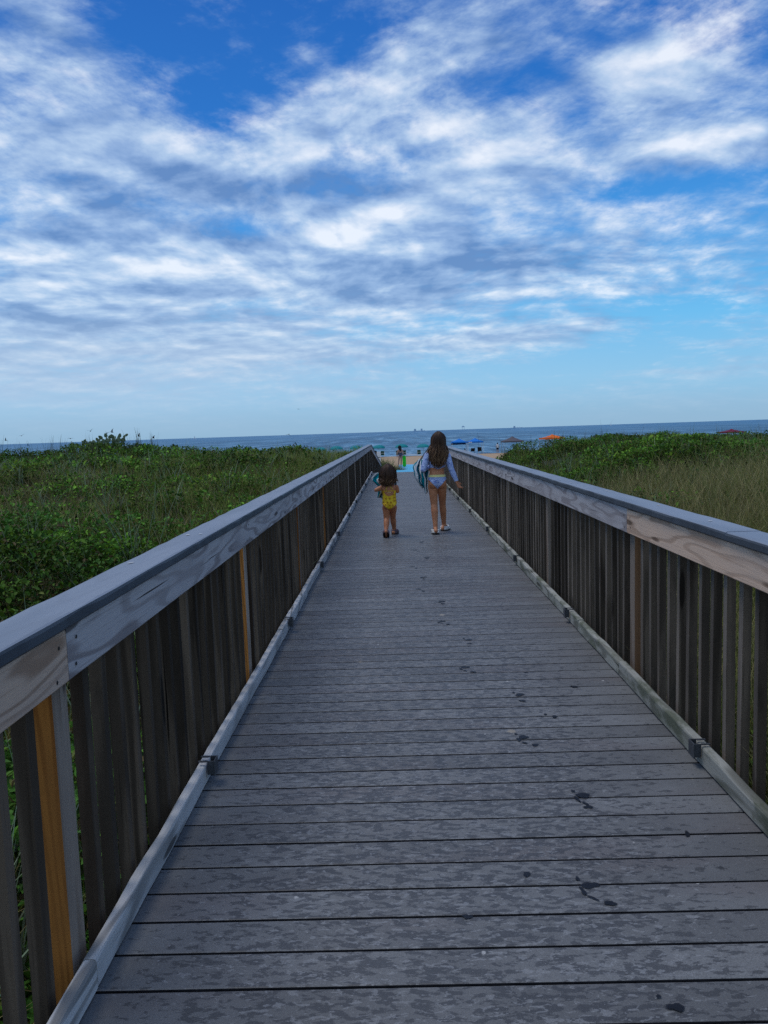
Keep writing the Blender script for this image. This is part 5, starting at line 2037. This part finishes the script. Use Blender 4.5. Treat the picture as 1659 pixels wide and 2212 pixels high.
def build_sky():
    w = WT(world)
    bg = w.n['Background']
    tc = w.node('ShaderNodeTexCoord')
    d = tc.outputs['Generated']
    sep = w.node('ShaderNodeSeparateXYZ'); w.link(d, sep.inputs[0])
    x, y, z = sep.outputs
    sky = w.node('ShaderNodeTexSky')
    sky.sky_type = 'NISHITA'; sky.sun_disc = False
    sky.sun_elevation = SUN_EL; sky.sun_rotation = SUN_AZ
    sky.dust_density = .6; sky.ozone_density = 3.0
    skyc = w.vmath('SCALE', sky.outputs[0]); skyc.node.inputs['Scale'].default_value = .09
    # clear sky by height
    grad = w.ramp(z, [(0.0, (.29, .50, .70)), (.06, (.27, .57, .84)), (.13, (.145, .52, .90)), (.24, (.055, .32, .79)), (.36, (.018, .175, .60)), (.55, (.008, .10, .45)), (1.0, (.008, .07, .30))])
    clear = w.mix(.93, skyc, grad)
    # cloud plane coordinates
    zz = w.math('ADD', w.math('MAXIMUM', z, 0.0), .20)
    px, py = w.math('DIVIDE', x, zz), w.math('DIVIDE', y, zz)
    cb = w.node('ShaderNodeCombineXYZ'); w.link(px, cb.inputs[0]); w.link(py, cb.inputs[1])
    p = cb.outputs[0]
    warp = w.noise(p, .9, 3, .5, 0, 1)
    pw = w.vmath('ADD', p, w.vmath('MULTIPLY', w.vmath('SUBTRACT', warp, (.5, .5, .5)), (.38, .38, 0)))
    n1 = w.noise(pw, 1.7, 7, .54)
    pofs = w.vmath('ADD', pw, (-.03, .06, 0))
    n1b = w.noise(pofs, 1.7, 5, .54)
    n2 = w.noise(pw, 6.0, 7, .66)
    # broad banks of cloud and gaps between them, placed by direction
    yy = w.math('MAXIMUM', y, .05)
    qc = w.node('ShaderNodeCombineXYZ'); w.link(w.math('DIVIDE', x, yy), qc.inputs[0]); w.link(w.math('DIVIDE', z, yy), qc.inputs[1])
    qw = w.vmath('ADD', qc.outputs[0], w.vmath('MULTIPLY', w.vmath('SUBTRACT', warp, (.5, .5, .5)), (.10, .055, 0)))
    S = 5.65e-4

    def gauss(acc, cx, cy, rx, ry, ang, wt):
        q = sky_q(cx, cy)
        mp = w.node('ShaderNodeMapping', vector_type='TEXTURE')
        mp.inputs['Location'].default_value = (q[0], q[1], 0)
        mp.inputs['Rotation'].default_value = (0, 0, radians(ang))
        mp.inputs['Scale'].default_value = (rx * S, ry * S, 1)
        w.link(qw, mp.inputs['Vector'])
        e = w.math('EXPONENT', w.math('MULTIPLY', w.vmath('DOT_PRODUCT', mp.outputs[0], mp.outputs[0]), -1.0))
        return w.math('MULTIPLY_ADD', e, wt, acc)
    banks = [(760, 505, 90, 22, 6, .35), (900, 455, 70, 40, 30, .35), (1080, 330, 120, 20, 14, .35), (650, 355, 90, 28, -5, .3), (1380, 110, 90, 30, 15, .3), (1500, 290, 150, 20, 6, .3), (80, 300, 180, 45, -8, .3), (1130, 95, 70, 22, 10, .3), (330, 605, 160, 10, -2, .3), (790, 600, 130, 14, 0, .3), (250, 720, 520, 150, 0, .28), (700, 560, 700, 160, 0, .14), (1250, 130, 300, 90, 20, .18), (110, 50, 150, 36, -33, .45), (170, 200, 250, 60, -28, .55), (900, 140, 420, 70, 25, .60), (640, 300, 190, 70, 10, .5), (975, 265, 150, 45, 14, .45),
             (1430, 165, 165, 85, 8, .8), (1520, 310, 230, 55, 4, .6), (130, 340, 300, 100, -5, .55), (430, 380, 330, 80, -22, .45), (1030, 370, 300, 85, 12, .6),
             (830, 500, 210, 65, 8, .65), (1000, 555, 240, 60, 0, .6), (1270, 470, 170, 95, -20, .45), (150, 520, 300, 110, 0, .55), (450, 570, 280, 70, 0, .40), (700, 620, 320, 55, -4, .45),
             (200, 660, 330, 70, 0, .45), (900, 655, 330, 30, 4, .35), (1120, 712, 360, 28, 4, .55), (620, 745, 260, 32, 0, .35), (150, 745, 260, 40, 0, .35), (1400, 803, 140, 6, 2, .22), 
             (330, 90, 140, 80, 0, -.30), (570, 60, 90, 80, 0, -.38), (455, 235, 100, 60, -20, -.5), (1100, 185, 110, 30, 22, -.40), (1240, 245, 55, 50, 0, -.38),
             (1400, 400, 230, 26, 5, -.5), (1490, 670, 260, 48, 0, -.5), (1150, 785, 380, 42, 2, -.5), (560, 495, 100, 26, -8, -.4), (960, 690, 130, 12, 3, -.3),
             (320, 425, 90, 34, -10, -.25)]
    D = 0.0
    for b in banks: D = gauss(D, *b[:5], b[5] * 1.15)
    shade = 0.0
    for b in [(960, 572, 260, 34, 0, .75), (700, 395, 170, 36, -5, .5), (430, 400, 200, 40, -15, .45), (1450, 225, 150, 26, 8, .4), (230, 440, 150, 45, -10, .45), (150, 690, 260, 50, 0, .30), (1500, 355, 180, 24, 4, .4), (880, 410, 140, 26, 10, .3), (620, 640, 260, 18, 0, .25),
              (800, 478, 130, 34, 14, -.75), (640, 345, 110, 24, 0, -.45), (1440, 115, 130, 30, 12, -.6), (1090, 325, 130, 26, 16, -.5), (1540, 285, 170, 18, 6, -.5), (300, 590, 60, 16, 0, -.5), (60, 460, 80, 50, 0, -.3)]:
        shade = gauss(shade, *b[:5], b[5] * .8)
    # fibrous streets of cirrus sweeping up to either side
    def fibres(ang, ph):
        mp = w.node('ShaderNodeMapping')
        mp.inputs['Rotation'].default_value = (0, 0, radians(ang)); mp.inputs['Location'].default_value = (ph, ph, 0)
        w.link(qc.outputs[0], mp.inputs['Vector'])
        v = w.vmath('MULTIPLY', w.vmath('ADD', mp.outputs[0], w.vmath('MULTIPLY', warp, (.10, .10, 0))), (3.0, 13.0, 1))
        return w.noise(v, 1.0, 7, .64)
    side = w.smooth(w.math('DIVIDE', x, yy), -.20, .02)
    fl, fr = fibres(27, 3.0), fibres(-24, 8.0)
    fib = w.math('ADD', w.math('MULTIPLY', fl, w.math('SUBTRACT', 1.0, side)), w.math('MULTIPLY', fr, side))
    fgain = w.smooth(z, .16, .40, .25, 1.9)
    D = w.math('ADD', D, w.math('MULTIPLY', w.math('SUBTRACT', fib, .5), fgain))
    D = w.math('ADD', D, w.math('MULTIPLY', w.math('SUBTRACT', n1, .5), w.smooth(z, .12, .40, 1.8, 1.25)))
    D = w.math('ADD', D, w.math('MULTIPLY', w.math('SUBTRACT', n2, .5), w.smooth(z, .12, .40, 1.3, 1.25)))
    D = w.math('ADD', D, w.smooth(y, -.3, .1, .75, -.04))  # extra unseen cloud behind the camera, added to neutralise the light
    n3 = w.noise(pw, 17.0, 5, .65)
    D = w.math('ADD', D, w.math('MULTIPLY', w.math('SUBTRACT', n3, .5), .95))
    # thin flat streaks low over the sea
    low = w.noise(w.vmath('MULTIPLY', qc.outputs[0], (2.2, 34.0, 1)), 1.0, 6, .6)
    D = w.math('ADD', D, w.math('MULTIPLY', w.math('SUBTRACT', low, .40), w.smooth(z, .10, .26, 2.2, 0.0)))
    cover = w.smooth(D, -.34, .86)
    cover = w.math('MULTIPLY', cover, w.smooth(z, .0, .09, .20, .95))
    relief = w.math('MULTIPLY', w.math('SUBTRACT', n1, n1b), 4.5)
    lit = w.math('ADD', w.math('SUBTRACT', .52, shade), relief)
    lit = w.math('ADD', lit, w.math('MULTIPLY', w.math('SUBTRACT', n2, .5), .95))
    lit = w.math('ADD', lit, w.math('MULTIPLY', w.math('SUBTRACT', fib, .5), .5), clamp=True)
    cc = w.ramp(lit, [(0.0, (.145, .27, .54)), (.35, (.31, .46, .73)), (.60, (.49, .645, .86)), (1.0, (.92, .97, 1.04))])
    # haze takes over low down
    cc = w.mix(w.smooth(z, .02, .16, .8, 0.0), cc, (.42, .58, .76))
    col = w.mix(w.math('MULTIPLY', cover, .92), clear, cc)
    veil = gauss(0.0, 200, 790, 800, 130, 0, .45)
    col = w.mix(veil, col, (.47, .60, .79))
    hz = w.smooth(z, -.01, .045, .75, 0.0)
    col = w.mix(hz, col, (.29, .47, .65))
    w.link(col, bg.inputs['Color'])
    bg.inputs['Strength'].default_value = 1.0


build_sky()
sun = bpy.data.lights.new('sun', 'SUN')
sun.energy = 1.5
sun.angle = radians(28)
sun.color = (1.0, .95, .88)
so = bpy.data.objects.new('sun', sun)
sd = Vector((sin(SUN_AZ) * cos(SUN_EL), cos(SUN_AZ) * cos(SUN_EL), sin(SUN_EL)))
so.rotation_euler = sd.to_track_quat('Z', 'Y').to_euler()
so.location = (0, 0, 30)
COL.objects.link(so)
scn.cycles.use_denoising = False
scn.cycles.max_bounces = 6
scn.cycles.diffuse_bounces = 3
scn.cycles.transmission_bounces = 4
scn.cycles.use_adaptive_sampling = True
